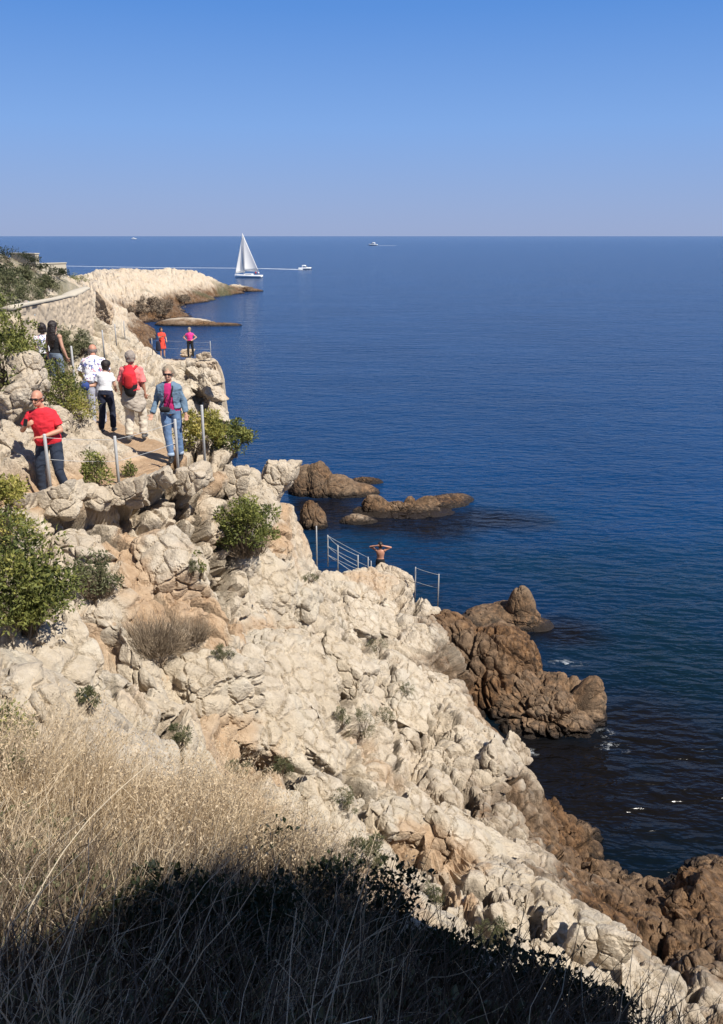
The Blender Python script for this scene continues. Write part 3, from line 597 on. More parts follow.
# ------------------------------------------------------------------ mesh collector for made things
class MB:
    def __init__(s): s.v = []; s.f = []
    def add(s, V, F):
        b = len(s.v); s.v += [tuple(v) for v in V]; s.f += [tuple(i + b for i in q) for q in F]; return s
    def loft(s, rings, cap=True):
        """rings: list of lists of points of equal length"""
        n = len(rings[0]); V = [p for r in rings for p in r]; F = []
        for k in range(len(rings) - 1):
            for i in range(n):
                j = (i + 1) % n; F.append((k * n + i, k * n + j, (k + 1) * n + j, (k + 1) * n + i))
        if cap: F.append(tuple(range(n))[::-1]); F.append(tuple((len(rings) - 1) * n + i for i in range(n)))
        return s.add(V, F)
    def tube(s, pts, rad, n=8, ex=(1, 1), side=None, round_=False):
        pts = [Vector(p) for p in pts]
        if not hasattr(rad, '__len__'): rad = [rad] * len(pts)
        rad = [(r, r) if not hasattr(r, '__len__') else r for r in rad]
        if round_:
            t0 = (pts[0] - pts[1]).normalized(); t1 = (pts[-1] - pts[-2]).normalized()
            r0, r1 = rad[0], rad[-1]; a = []; b = []
            for c_, s_ in ((.25, .97), (.6, .8), (.9, .43)):
                a.insert(0, (pts[0] + t0 * max(r0) * c_, (r0[0] * s_, r0[1] * s_))); b.append((pts[-1] + t1 * max(r1) * c_, (r1[0] * s_, r1[1] * s_)))
            pts = [q[0] for q in a] + pts + [q[0] for q in b]; rad = [q[1] for q in a] + rad + [q[1] for q in b]
        rings = []; sd_ = Vector(side) if side is not None else None
        for i, p in enumerate(pts):
            t = (pts[min(i + 1, len(pts) - 1)] - pts[max(i - 1, 0)]).normalized()
            if sd_ is None: sd_ = t.cross(Vector((0, 1, 0.01)) if abs(t.y) < .9 else Vector((1, 0, 0))).normalized()
            u = (sd_ - t * sd_.dot(t)).normalized(); v = t.cross(u)
            if side is None: sd_ = u
            rings.append([p + u * (rad[i][0] * math.cos(2 * math.pi * k / n)) + v * (rad[i][1] * math.sin(2 * math.pi * k / n)) for k in range(n)])
        return s.loft(rings)
    def ell(s, c, r, n=14, m=9, rot=None):
        c = Vector(c); rings = []
        M = rot or Matrix.Identity(3)
        for j in range(1, m):
            th = math.pi * j / m
            rings.append([c + M @ Vector((r[0] * math.sin(th) * math.cos(2 * math.pi * k / n), r[1] * math.sin(th) * math.sin(2 * math.pi * k / n), -r[2] * math.cos(th))) for k in range(n)])
        return s.loft(rings)
    def box(s, c, d, rot=None):
        M = rot or Matrix.Identity(3); c = Vector(c)
        V = [c + M @ Vector((sx * d[0] / 2, sy * d[1] / 2, sz * d[2] / 2)) for sz in (-1, 1) for sy in (-1, 1) for sx in (-1, 1)]
        return s.add(V, [(0, 2, 3, 1), (4, 5, 7, 6), (0, 1, 5, 4), (2, 6, 7, 3), (0, 4, 6, 2), (1, 3, 7, 5)])
    def mesh(s, name, smooth=True):
        me = bpy.data.meshes.new(name); me.from_pydata([tuple(v) for v in s.v], [], s.f); me.update()
        for p in me.polygons: p.use_smooth = smooth
        return me
    def build(s, name, mat, parent=None, smooth=True, bevel=0):
        me = s.mesh(name, smooth); o = link(name, me, mat, parent)
        if bevel:
            b = o.modifiers.new('b', 'BEVEL'); b.width = bevel; b.segments = 2; b.limit_method = 'ANGLE'
        return o
    def remesh(s, name, mat, parent=None, vox=.012, smooth=2, fold=0., fs=9., cut=None, seed=0):
        me = s.mesh(name); o = bpy.data.objects.new(name, me); COL.objects.link(o)
        r = o.modifiers.new('r', 'REMESH'); r.mode = 'VOXEL'; r.voxel_size = vox; r.use_smooth_shade = True
        if smooth: q = o.modifiers.new('s', 'SMOOTH'); q.factor = .5; q.iterations = smooth
        dg = bpy.context.evaluated_depsgraph_get(); ev = o.evaluated_get(dg); m2 = bpy.data.meshes.new_from_object(ev)
        o.modifiers.clear(); o.data = m2; bpy.data.meshes.remove(me); m2.name = name
        n = len(m2.vertices); V = np.empty(n * 3, f32); m2.vertices.foreach_get('co', V); V = V.reshape(-1, 3)
        if fold and n:
            N_ = np.empty(n * 3, f32); m2.vertex_normals.foreach_get('vector', N_); N_ = N_.reshape(-1, 3)
            V = V + N_ * (fold * fbm(V * fs * np.array([1, 1, 1.5], f32), 3, seed))[:, None]; m2.vertices.foreach_set('co', V.ravel())
        if cut is not None:
            bm = bmesh.new(); bm.from_mesh(m2); bmesh.ops.delete(bm, geom=[v for v in bm.verts if cut(v.co)], context='VERTS'); bm.to_mesh(m2); bm.free()
        m2.materials.clear(); m2.materials.append(mat)
        for p in m2.polygons: p.use_smooth = True
        m2.update(); o.parent = parent
        return o

# ------------------------------------------------------------------ vegetation
def foliage_mat(name, cols, transl=.25, rough=.6):
    t = NT(name); tone = t.attr('tone')
    c = t.ramp(tone, *[(i / (len(cols) - 1), q) for i, q in enumerate(cols)])
    t.set(base_color=c, roughness=rough); t.b.inputs['Specular IOR Level'].default_value = .3
    tr = t.N('ShaderNodeBsdfTranslucent', ins={0: c}); mx = t.N('ShaderNodeMixShader', ins={0: transl, 1: t.b.outputs[0], 2: tr.outputs[0]})
    t.l.new(mx.outputs[0], t.out.inputs[0]); return t.m
M_GREEN = foliage_mat('green_leaf', [(.045, .06, .02), (.11, .13, .035), (.22, .23, .06), (.38, .36, .10)])
M_YELLOW = foliage_mat('yellow_green_leaf', [(.09, .11, .025), (.22, .22, .05), (.38, .34, .08), (.50, .42, .13)])
M_OLIVE = foliage_mat('olive_leaf', [(.06, .07, .035), (.11, .12, .055), (.17, .17, .085), (.24, .22, .12)])
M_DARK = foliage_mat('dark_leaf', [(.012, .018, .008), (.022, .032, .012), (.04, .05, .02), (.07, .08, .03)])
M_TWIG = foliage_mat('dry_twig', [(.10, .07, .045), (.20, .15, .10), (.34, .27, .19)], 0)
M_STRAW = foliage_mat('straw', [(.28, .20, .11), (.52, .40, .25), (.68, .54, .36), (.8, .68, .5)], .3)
def leaves(C, size, asp=.4, up=.5, out=None):
    """one bent leaf of four triangles' worth of surface at each point"""
    n = len(C); d = rng.normal(size=(n, 3)); 
    if out is not None: d = d * .8 + out
    d[:, 2] += up; d /= np.linalg.norm(d, axis=1, keepdims=True)
    s_ = np.cross(d, rng.normal(size=(n, 3))); s_ /= np.linalg.norm(s_, axis=1, keepdims=True); nn = np.cross(d, s_)
    L = (size * rng.uniform(.6, 1.3, n))[:, None]; W_ = L * asp * .5
    a = C; b = C + d * L * .5 + s_ * W_ + nn * L * .08; c = C + d * L; e = C + d * L * .5 - s_ * W_ + nn * L * .08
    V = np.stack([a, b, c, e], 1).reshape(-1, 3); F = np.arange(n * 4).reshape(-1, 4)
    return V, F
def ribbons(paths, width):
    """paths (n,k,3) -> flat tapering blades, two crossed faces thick enough to read from any side"""
    n, k, _ = paths.shape; d = paths[:, -1] - paths[:, 0]
    s_ = np.cross(d, rng.normal(size=(n, 3))); s_ /= np.linalg.norm(s_, axis=1, keepdims=True) + 1e-9
    w_ = (np.asarray(width).reshape(-1, 1) * np.linspace(1, .25, k)[None])[..., None] * .5
    L = paths + s_[:, None] * w_; R_ = paths - s_[:, None] * w_
    V = np.stack([L, R_], 2).reshape(n, k * 2, 3)
    f = np.array([[2 * i, 2 * i + 1, 2 * i + 3, 2 * i + 2] for i in range(k - 1)])
    F = (np.arange(n)[:, None, None] * (k * 2) + f[None]).reshape(-1, 4)
    return V.reshape(-1, 3), F
def bush_parts(root, w, h, dep, mat, leaf, n, dry=.0, stem_mat=None, clumps=46, asp=.42, seed=0, up=.4, base_dry=False):
    r = np.random.default_rng(seed)
    th = r.uniform(0, 2 * np.pi, clumps); el = np.arccos(r.uniform(-.05, 1, clumps)); q = r.uniform(.62, 1.0, clumps) * (1 + .18 * np.sin(th * 3 + seed))
    C = np.stack([np.sin(el) * np.cos(th) * w / 2 * q, np.sin(el) * np.sin(th) * dep / 2 * q, .22 * h + np.cos(el) * h * .76 * q], 1)
    cs = r.uniform(.09, .19, clumps) * (w + h) / 2; ct = r.normal(.5, .17, clumps)
    k = r.integers(0, clumps, n); o = r.normal(size=(n, 3)); o /= np.linalg.norm(o, axis=1, keepdims=True) / (r.uniform(.35, 1, n) ** .5)[:, None]
    Pn = C[k] + o * cs[k][:, None] * [1, 1, .8]; Pn[:, 2] = np.maximum(Pn[:, 2], .02)
    V, F = leaves(Pn, leaf, asp, up, o * .9)
    tone = np.repeat(np.clip(ct[k] + r.normal(0, .13, n) , 0, 1), 4)
    link('foliage', make_mesh('foliage', V, F, dict(tone=tone), False), mat, root)
    m = max(clumps, 30); J = r.integers(0, clumps, m); T = np.linspace(0, 1, 5)[None, :, None]
    B = np.stack([r.normal(0, .05 * w, m), r.normal(0, .05 * w, m), np.full(m, -.08)], 1)[:, None]
    E = C[J][:, None] + r.normal(0, .02, (m, 1, 3)); pa = B * (1 - T) + E * T; pa[:, :, 2] += (np.sin(T[:, :, 0] * np.pi) * .06 * h); pa[:, 1:-1] += r.normal(0, .02 * w, (m, 3, 3))
    V, F = ribbons(pa, r.uniform(.012, .022, m) * max(.6, h))
    if base_dry:
        V2, F2 = twig_cloud(w * .95, h * .55, dep, 500, r); F = np.vstack([F, F2 + len(V)]); V = np.vstack([V, V2])
    link('stems', make_mesh('stems', V, F, dict(tone=np.tile(r.uniform(.1, .7, len(V) // 2), (2, 1)).T.ravel()[:len(V)]), False), M_TWIG, root)
def twig_cloud(w, h, dep, n, r):
    th = r.uniform(0, 2 * np.pi, n); q = r.uniform(.1, 1, n) ** .6
    B = np.stack([np.cos(th) * q * w * .30, np.sin(th) * q * dep * .3, np.full(n, -.05)], 1)[:, None]
    E = np.stack([np.cos(th) * q * w * .52, np.sin(th) * q * dep * .52, h * np.sqrt(np.clip(1 - q * q * .8, 0, 1)) * r.uniform(.45, 1.05, n)], 1)[:, None]
    T = np.linspace(0, 1, 6)[None, :, None]; pa = B * (1 - T) + E * T; pa[:, 1:] += np.cumsum(r.normal(0, .035 * w, (n, 5, 3)), 1) * .6
    return ribbons(pa, r.uniform(.006, .012, n))
def bush(px, py, wpx, hpx, label, mat=None, leaf=.05, n=3500, group=None, name='shrub', clumps=46, seed=None, Y=None, base_dry=False, cat='shrub', asp=.42, up=.4):
    c = hit(px, py, 4) if Y is None else np.array(at(px, py, Y), f32)
    if c is None: print('no ground at', px, py); return
    s = math.hypot(c[1], CAM_Z - c[2]) / FPX; w = wpx * s; h = hpx * s * 1.03
    seed = seed if seed is not None else int(px * 7 + py)
    root = thing(name, (float(c[0]), float(c[1]), float(c[2]) - .03 * h), label, cat, group)
    bush_parts(root, w, h, w * .85, mat or M_GREEN, leaf, n, clumps=clumps, seed=seed, base_dry=base_dry, asp=asp, up=up)
    return root
def dry_bush(px, py, wpx, hpx, label, n=900, name='dry_shrub', group='dry leafless shrubs', seed=1):
    c = hit(px, py, 4); 
    if c is None: print('no ground at', px, py); return
    s = math.hypot(c[1], CAM_Z - c[2]) / FPX; r = np.random.default_rng(seed)
    V, F = twig_cloud(wpx * s, hpx * s, wpx * s * .8, n, r)
    o = link(name, make_mesh(name, V, F, dict(tone=np.repeat(r.uniform(.2, 1, n), 12)), False), M_TWIG); o.location = c
    return tag(o, label, 'shrub', group)
G1 = 'green shrubs growing on the cliff'
bush(245, 546, 60, 56, 'round green shrub with dead grey twigs underneath, alone on pale rock below the path', M_GREEN, .075, 4200, G1, base_dry=True, clumps=60)
bush(200, 445, 50, 40, 'yellow green shrub beside the path right of the woman in denim', M_YELLOW, .07, 3600, G1, clumps=50)
bush(238, 449, 44, 34, 'darker green shrub at the cliff edge right of the yellow green shrub', M_GREEN, .07, 2600, G1)
bush(2, 800, 56, 70, 'pale green weed among the dry grass at the left edge', M_OLIVE, .04, 1500, 'weeds in the dry grass', name='weed', cat='weed')
bush(14, 742, 46, 46, 'smaller green weed above the pale one at the left edge', M_GREEN, .04, 1000, 'weeds in the dry grass', name='weed', cat='weed')
dry_bush(268, 455, 30, 24, 'grey leafless shrub at the outer tip of the cliff edge', 260, seed=3)
bush(4, 392, 84, 92, 'large dark green shrub above the pale boulder at the left edge', M_GREEN, .075, 6500, G1, clumps=90)
bush(66, 404, 46, 42, 'green shrub beside the boulder at the upper path', M_GREEN, .06, 2600, G1)
bush(84, 418, 34, 30, 'small yellow green shrub left of the walkers on the path', M_YELLOW, .05, 1500, G1)
bush(28, 622, 92, 100, 'big green shrub at the left edge below the man in red', M_GREEN, .06, 7500, G1, clumps=100)
bush(6, 540, 62, 78, 'yellowish shrub behind the big green one at the left edge', M_YELLOW, .055, 4600, G1, clumps=70)
bush(98, 484, 26, 40, 'narrow green shrub in the rock cleft between two posts', M_GREEN, .06, 1200, G1)
bush(128, 472, 14, 14, 'tiny green tuft at the foot of the second post', M_GREEN, .05, 350, G1)
bush(100, 588, 44, 42, 'grey olive shrub in the hollow left of the cave', M_OLIVE, .05, 1700, G1, base_dry=True)
dry_bush(150, 645, 80, 38, 'wide brown leafless shrub in front of the cave', 1100, seed=5)
dry_bush(196, 640, 44, 20, 'small leafless shrub right of the wide brown one', 420, seed=6)
for i, (px, py, w_, h_, lb) in enumerate([(378, 646, 24, 16, 'small olive tuft high on the cliff near the bathing railing'), (365, 735, 40, 30, 'olive shrub in the middle of the cliff face'), (388, 716, 20, 14, 'small green tuft just above the middle olive shrub'), (345, 722, 18, 18, 'thin olive tuft left of the middle olive shrub'),
    (368, 860, 46, 26, 'dome shaped olive shrub on the white rock low in the photo'), (437, 893, 26, 16, 'small olive tuft below the orange hollow'), (490, 938, 34, 28, 'olive shrub beside the white boulders near the bottom'), (350, 806, 24, 22, 'olive tuft in a crack above the dome shaped shrub'),
    (186, 744, 22, 26, 'slim olive plant by the lower hollow'), (285, 772, 26, 22, 'grey green tuft in the rock gully'), (240, 776, 26, 22, 'pale olive tuft above the dry grass'), (196, 575, 14, 12, 'tiny tuft over the cave roof'), (312, 578, 16, 9, 'tiny green tuft on the rim near the first railing post'),
    (225, 655, 20, 12, 'tiny ochre tuft right of the cave'), (90, 700, 28, 14, 'low olive tuft above the dry grass on the left'), (410, 690, 18, 12, 'small tuft high on the right of the cliff face')]):
    bush(px, py, w_, h_, lb, M_OLIVE, .035, int(8 * w_ * h_ ** .5 + 200), 'small tufts in the rock cracks', name='tuft', cat='tuft', clumps=14, seed=40 + i, asp=.22, up=.9)
bush(205, 575, 12, 26, 'slim green sprig on the rock left of the round shrub', M_GREEN, .04, 260, 'small tufts in the rock cracks', name='tuft', cat='tuft', clumps=8)
# far hillside, one shrub each
fs = [(10, 262, 46, 16, 0), (38, 268, 26, 14, 0), (62, 276, 22, 10, 0), (82, 280, 22, 8, 1), (14, 290, 44, 26, 2), (48, 289, 26, 14, 2), (30, 300, 40, 20, 2), (6, 310, 36, 22, 2), (60, 345, 30, 26, 2), (72, 358, 26, 22, 2), (84, 348, 22, 20, 2), (50, 284, 26, 10, 0), (0, 276, 30, 10, 0), (24, 276, 22, 12, 2)]
fl = ['dark shrub on the skyline at the far left', 'dark rounded shrub between the two cream walls', 'shrub just right of the far cream wall', 'low green shrub where the headland begins', 'wide grey green shrub on the slope above the curved wall', 'grey green shrub over the middle of the curved wall', 'grey green shrub hanging over the top of the curved wall', 'grey shrub at the left edge below the slope path',
      'olive shrub at the foot of the curved wall behind the dark haired woman', 'olive shrub right behind the dark haired woman', 'olive shrub by the post at the foot of the wall', 'low dark shrub under the far cream wall', 'dark shrub at the left edge under the skyline', 'grey green shrub below the pale slope band']
for i, ((px, py, w_, h_, k), lb) in enumerate(zip(fs, fl)):
    bush(px, py, w_, h_, lb, [M_DARK, M_GREEN, M_OLIVE][k], .12 if py < 300 else .09, 1500, 'shrubs on the far hillside', clumps=26, seed=80 + i)
for i, (px, py, w_, h_) in enumerate([(150, 302, 26, 8), (172, 306, 28, 9), (160, 311, 26, 7), (140, 308, 24, 6), (186, 300, 18, 6)]):
    bush(px, py, w_, h_, ['brown bush patch at the left of the headland face', 'biggest brown bush patch on the headland face', 'lowest brown bush patch on the headland face', 'brown bush patch nearest the cove wall', 'small brown bush patch at the right of the headland face'][i], M_TWIG, .3, 1500, 'brown bushes on the headland', clumps=24, seed=120 + i)

# ---- dry grass on the near bank
def ground_pts(n, f):
    """random points on the terrain sheet picked with weight f"""
    f = np.asarray(f)[:NT_]; w_ = f / f.sum(); i = rng.choice(len(w_), n, p=w_); return Pd[i] + rng.normal(0, .015, (n, 3)) * [1, 1, 0]
NT_ = len(rr); Pall = (Pd, px_, py_, dep_); Pd = Pd[:NT_]; px_ = px_[:NT_]; py_ = py_[:NT_]
area = rr ** 2 * (np.abs(phf) < R(36)) * (rr < 9)
vis = (px_ > -120) & (px_ < 800) & (py_ > 640) & (py_ < 1250)
gmask = sstep(.3, .8, soil_and_shade) * area * vis * np.where(px_ < 340, 1, np.clip(1 - (px_ - 340) / 120, .12, 1))
gmask = np.nan_to_num(gmask * np.where(py_ > 930 - .12 * np.minimum(px_, 300), .3, 1)) * np.clip(.55 + 1.2 * fbm(Pd * 1.3, 3, 400), .08, 2)
def grass(n, hmin, hmax, wid, lean, mask, clump=5, k=6):
    r = rng; m = n // clump; base = np.repeat(ground_pts(m, mask), clump, 0) + r.normal(0, .05, (m * clump, 3)) * [1, 1, .1]; n = len(base)
    H = r.uniform(hmin, hmax, n)[:, None]; a = np.repeat(r.uniform(0, 2 * np.pi, m), clump) + r.normal(0, .8, n)
    dirn = np.stack([np.cos(a), np.sin(a), 0 * a], 1) * np.abs(r.normal(lean, .22, n))[:, None] + np.array([.12, .02, 0])
    T = np.linspace(0, 1, k)[None, :, None]
    pa = base[:, None] + np.array([0, 0, 1.])[None, None] * H[:, None] * (T - .18 * T ** 2) + dirn[:, None] * H[:, None] * T ** 1.8
    pa[:, 1:] += np.cumsum(r.normal(0, .010, (n, k - 1, 3)), 1); pa[:, 0, 2] -= .05
    V, F = ribbons(pa, r.uniform(*wid, n)); tone = np.repeat(np.clip(r.normal(.52, .2, n) + np.repeat(r.normal(0, .16, m), clump), 0, 1), k * 2)
    return V, F, tone, pa
V1, F1, t1_, pa1 = grass(30000, .16, .42, (.0035, .007), .34, gmask)
V2, F2, t2_, pa2 = grass(5200, .4, .78, (.0035, .0065), .22, gmask, 3, 8)
tips = pa2[:, -1][(rng.uniform(size=len(pa2)) < .55) & (np.linalg.norm(pa2[:, 0, :2], axis=1) > 3.4)]; tips = np.repeat(tips, 7, 0) + rng.normal(0, .022, (len(tips) * 7, 3)) * [1, 1, 1.6]
V3, F3 = leaves(tips, .022, .35, .8)
Vg = np.vstack([V1, V2, V3]); Fg = np.vstack([F1, F2 + len(V1), F3 + len(V1) + len(V2)]); tg = np.concatenate([t1_, t2_, np.repeat(rng.uniform(.3, .8, len(tips)), 4)])
tag(link('dry_grass', make_mesh('dry_grass', Vg, Fg, dict(tone=tg), False), M_STRAW), 'tall straw coloured dry grass covering the near bank', 'grass', kind='stuff')
dk = np.nan_to_num(sstep(.3, .8, soil_and_shade) * area * vis * (py_ > 900 - .1 * np.minimum(px_, 300)))
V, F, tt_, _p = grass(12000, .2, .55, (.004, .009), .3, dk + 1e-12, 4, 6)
tag(link('shade_stems', make_mesh('shade_stems', V, F, dict(tone=tt_ * .2), False), M_TWIG), 'brown dead stems coloured dark to deepen the shade on the near bank', 'dead stems', kind='stuff')  # stems kept at the darkest tones, painting deeper shade into the bank
# green ground cover among it
gm2 = np.nan_to_num(sstep(.4, .8, soil_and_shade) * area * vis * (sstep(.0, .25, fbm(Pd * 1.1, 3, 410)) * np.where(px_ < 80, 1, .25) + 1.3 * (py_ > 900) ))
gp = ground_pts(9000, gm2 + 1e-12); gp[:, 2] += rng.uniform(0, .22, len(gp)); V, F = leaves(gp, .045, .6, .6)
tag(link('ground_cover', make_mesh('ground_cover', V, F, dict(tone=np.repeat(rng.uniform(.1, .9, len(gp)), 4)), False), M_OLIVE), 'low green leaves among the dry grass', 'ground cover', kind='stuff')
Pd, px_, py_, dep_ = Pall
# leafy shrubs on the rim of the near bank
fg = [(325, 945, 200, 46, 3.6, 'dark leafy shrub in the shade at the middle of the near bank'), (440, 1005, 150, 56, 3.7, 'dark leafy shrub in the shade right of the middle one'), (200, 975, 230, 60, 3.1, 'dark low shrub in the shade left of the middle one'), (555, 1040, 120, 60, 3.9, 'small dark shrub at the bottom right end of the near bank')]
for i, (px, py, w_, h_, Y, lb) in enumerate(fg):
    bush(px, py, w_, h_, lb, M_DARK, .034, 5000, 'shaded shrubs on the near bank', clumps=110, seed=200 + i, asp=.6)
def sprigs(px, py, n, hpx, label, seed):
    c = hit(px, py, 5)
    if c is None: print('no sprig ground', px, py); return
    r = np.random.default_rng(seed); s = math.hypot(c[1], CAM_Z - c[2]) / FPX; H = hpx * s
    root = thing('tall_weed', tuple(map(float, c)), label, 'weed', 'tall weeds standing up from the near bank')
    B = r.normal(0, .05, (n, 1, 3)) * [1, 1, 0]; T = np.linspace(0, 1, 9)[None, :, None]
    E = np.stack([r.normal(.08, .16, n) * H * 1.6, r.normal(0, .12, n) * H, r.uniform(.6, 1, n) * H], 1)[:, None]
    pa = B + E * T; pa[:, 1:] += np.cumsum(r.normal(0, .008, (n, 8, 3)), 1)
    br = []
    for i in range(n):
        for k in r.integers(3, 8, 7):
            d = r.normal(0, 1, 3) * [1, 1, .4] + [0, 0, .9]; d = d / np.linalg.norm(d) * H * r.uniform(.08, .22); br.append(pa[i, k] + np.linspace(0, 1, 9)[:, None] * d)
    allp = np.vstack([pa, np.array(br)]); V, F = ribbons(allp, np.concatenate([np.full(n, .008), np.full(len(br), .005)]))
    link('stems', make_mesh('stems', V, F, dict(tone=np.full(len(V), .1)), False), M_TWIG, root)
    q = allp[:, 3:].reshape(-1, 3); q = q[r.integers(0, len(q), n * 26)]; V, F = leaves(q, .035, .65, .4)
    link('foliage', make_mesh('foliage', V, F, dict(tone=np.repeat(r.uniform(0, .6, len(q)), 4)), False), M_DARK, root)
sprigs(385, 960, 4, 125, 'tall thin weed with long bare branches in front of the white rock', 1)
sprigs(465, 990, 5, 70, 'leafy weed poking up furthest right over the pale rocks', 2)
sprigs(300, 905, 4, 90, 'thin weed rising over the edge of the shade in the middle', 3)
sprigs(255, 880, 3, 80, 'thin weed at the sunny edge of the shade', 4)
sprigs(505, 1015, 3, 130, 'bare thin weed leaning right at the bottom of the photo', 5)

# ------------------------------------------------------------------ unseen slab added behind the viewer, outlined to throw shade on the near bank
out = []
for px, py in [(-60, 965), (0, 955), (60, 938), (130, 900), (200, 876), (260, 866), (310, 876), (350, 900), (400, 932), (440, 950), (500, 968), (560, 980), (620, 1003), (655, 1020)]:
    c = hit(px, py, 5)
    if c is None: c = np.array(at(px, py, 2.6))
    if px < 470: c = c + [0, 0, -.02]
    t = (c[1] + 1.5) / (-SD.y); out.append((c[0] + SD.x * t, c[2] + SD.z * t))
out.sort(); out = [(out[0][0] - 1.5, 11)] + out + [(out[-1][0] + .5, out[-1][1] - 3), (out[-1][0] + .9, 8)]
xs = np.linspace(out[0][0], out[-1][0], 120); zs = np.interp(xs, [o[0] for o in out], [o[1] for o in out])
nv = 70; V = []
for yy, f in ((-1.5, 0), (-1.55, .0), (-3.2, .35), (-4.4, 1.2)):
    for x, z in zip(xs, zs):
        for k in range(nv // 7):
            V.append((x, yy - .0, 6 + (z - f - 6) * k / (nv // 7 - 1)))
V = np.array(V, f32).reshape(4, 120, nv // 7, 3); F = []
idx = np.arange(4 * 120 * (nv // 7)).reshape(4, 120, nv // 7)
def quads(A): return np.stack([A[:-1, :-1], A[1:, :-1], A[1:, 1:], A[:-1, 1:]], -1).reshape(-1, 4)
F = np.vstack([quads(idx[1]), quads(idx[3]), quads(idx[1:, :, -1]), quads(idx[1:, 0, :]), quads(idx[1:, -1, :])])
Vc = V.reshape(-1, 3); Vc[:, 1] -= .5 * (1 + fbm(Vc, 3, 500)) * (Vc[:, 1] < -2)
z0 = np.zeros(len(Vc))
tag(link('shade_blocker', make_mesh('shade_blocker', Vc, F, dict(tide=z0, orange=z0 + .2, soil_and_shade=z0, lich=z0, scrub=z0)), M_ROCK), kind='structure')
# ------------------------------------------------------------------ boulders
boulder(29, 371, 40, 34, 'pale boulder sitting under the dark shrub at the left edge', 3, Y=16.2)
boulder(20, 396, 50, 32, 'broad pale boulder under the one at the left edge', 4, Y=15.6)
boulder(58, 418, 34, 22, 'flat pale boulder behind the head of the man in red', 6, Y=15.2)
boulder(58, 503, 50, 36, 'pale rounded boulder right in front of the feet of the man in red', 8, Y=12.6)
boulder(24, 508, 40, 36, 'pale boulder left of the feet of the man in red', 9, Y=12.4)
boulder(92, 497, 38, 26, 'low pale boulder just left of the second post', 12, Y=13.2)
boulder(128, 492, 46, 28, 'broad pale boulder at the foot of the second post', 13, Y=13.6)
boulder(158, 481, 36, 22, 'pale boulder between the second and third posts', 17, Y=14.2)
boulder(192, 478, 40, 30, 'pale boulder under the third post at the path edge', 14, Y=14.5)
boulder(235, 482, 34, 42, 'tall pale boulder at the outer edge below the shrubs', 15, Y=16.6)
boulder(276, 480, 34, 46, 'pale fluted boulder at the outermost cliff corner', 16, Y=18.4)
boulder(390, 585, 52, 48, 'rounded brown tinged boulder hiding the bather on the cliff end', 18, Y=29.0, orange=.15)
boulder(596, 938, 66, 54, 'white fluted boulder near the bottom right with a shaded left side', 20, Y=9.2)
boulder(105, 312, 20, 22, 'orange tinged boulder at the end of the curved wall', 22, Y=50, orange=.5)
boulder(187, 353, 14, 9, 'small rock behind the woman in pink', 23, Y=51.5, orange=.3)
boulder(204, 356, 14, 6, 'flat slab at the tip of the far terrace', 24, Y=49.5, orange=.2)
# ------------------------------------------------------------------ walls
M_WALL = simple('rubble_wall', (.54, .43, .30), .95, .3, 2, .5); M_COPE = simple('coping', (.50, .44, .34), .95, .2, 4, .4); M_CREAM = simple('cream_render', (.50, .44, .34), .9, .12, 1.5, .3)
def stone_wall(line, h, th, label):
    root = thing('stone_wall', line[0], label, 'wall'); o0 = Vector(line[0]); pts = []
    for a, b in zip(line[:-1], line[1:]):
        a, b = Vector(a), Vector(b)
        for k in range(40): pts.append(a.lerp(b, k / 40))
    pts.append(Vector(line[-1])); nz = 40; V = []
    for i, p in enumerate(pts):
        t = (pts[min(i + 4, len(pts) - 1)] - pts[max(i - 4, 0)]); t.z = 0; t.normalize(); n = Vector((t.y, -t.x, 0))
        for k in range(nz): V.append(tuple(p + n * (th / 2 + .25 * (1 - k / nz)) + Vector((0, 0, -h + h * k / (nz - 1))) - o0) + tuple(n))
    V = np.array(V, f32); Nn_ = V[:, 3:]; V = V[:, :3]
    f1, f2, i_, j_, D = worley((V + 50) * np.array([1.0, 1.0, 4.6], f32), 600); e = sstep(0, .18, f2 - f1)
    V = V + Nn_ * (.06 * e * (.5 + i_) + .02 * fbm(V * 8, 3, 9))[:, None]
    idx = np.arange(len(pts) * nz).reshape(len(pts), nz)
    link('wall_face', make_mesh('wall_face', V, quads(idx)[:, ::-1]), M_WALL, root)
    m = MB(); m.tube([tuple(p - o0 + Vector((0, 0, .02))) for p in pts[::8] + [pts[-1]]], [(th / 2 + .05, .10)] * (len(pts[::8]) + 1), 8, side=(0, 1, 0)); m.build('coping', M_COPE, root)
    return root
stone_wall([at(10, 309, 27.5), at(30, 305, 31), at(50, 301, 36), at(66, 297, 40.5), at(80, 291, 44), at(85, 289, 46)], 2.6, .5, 'curved dry stone retaining wall with pale coping below the hillside')
def low_wall(p0, p1, h, label):
    a, b = Vector(p0), Vector(p1); c = (a + b) / 2; root = thing('low_wall', (c.x, c.y, c.z - h), label, 'wall'); L = (b - a).length; ang = math.atan2(b.y - a.y, b.x - a.x); rt = Matrix.Rotation(ang, 3, 'Z')
    MB().box((0, 0, h / 2 - 1.0), (L, .35, h + 2.0), rt).build('wall_face', M_CREAM, root, False, .03); MB().box((0, 0, h + .04), (L + .1, .47, .09), rt).build('coping', M_COPE, root, False, .02)
low_wall(at(40, 263, 78), at(65, 264.5, 80), .95, 'low cream wall on the skyline nearest the headland'); low_wall(at(12, 252, 76), at(37, 256, 74), .9, 'low cream wall on the skyline at the far left')
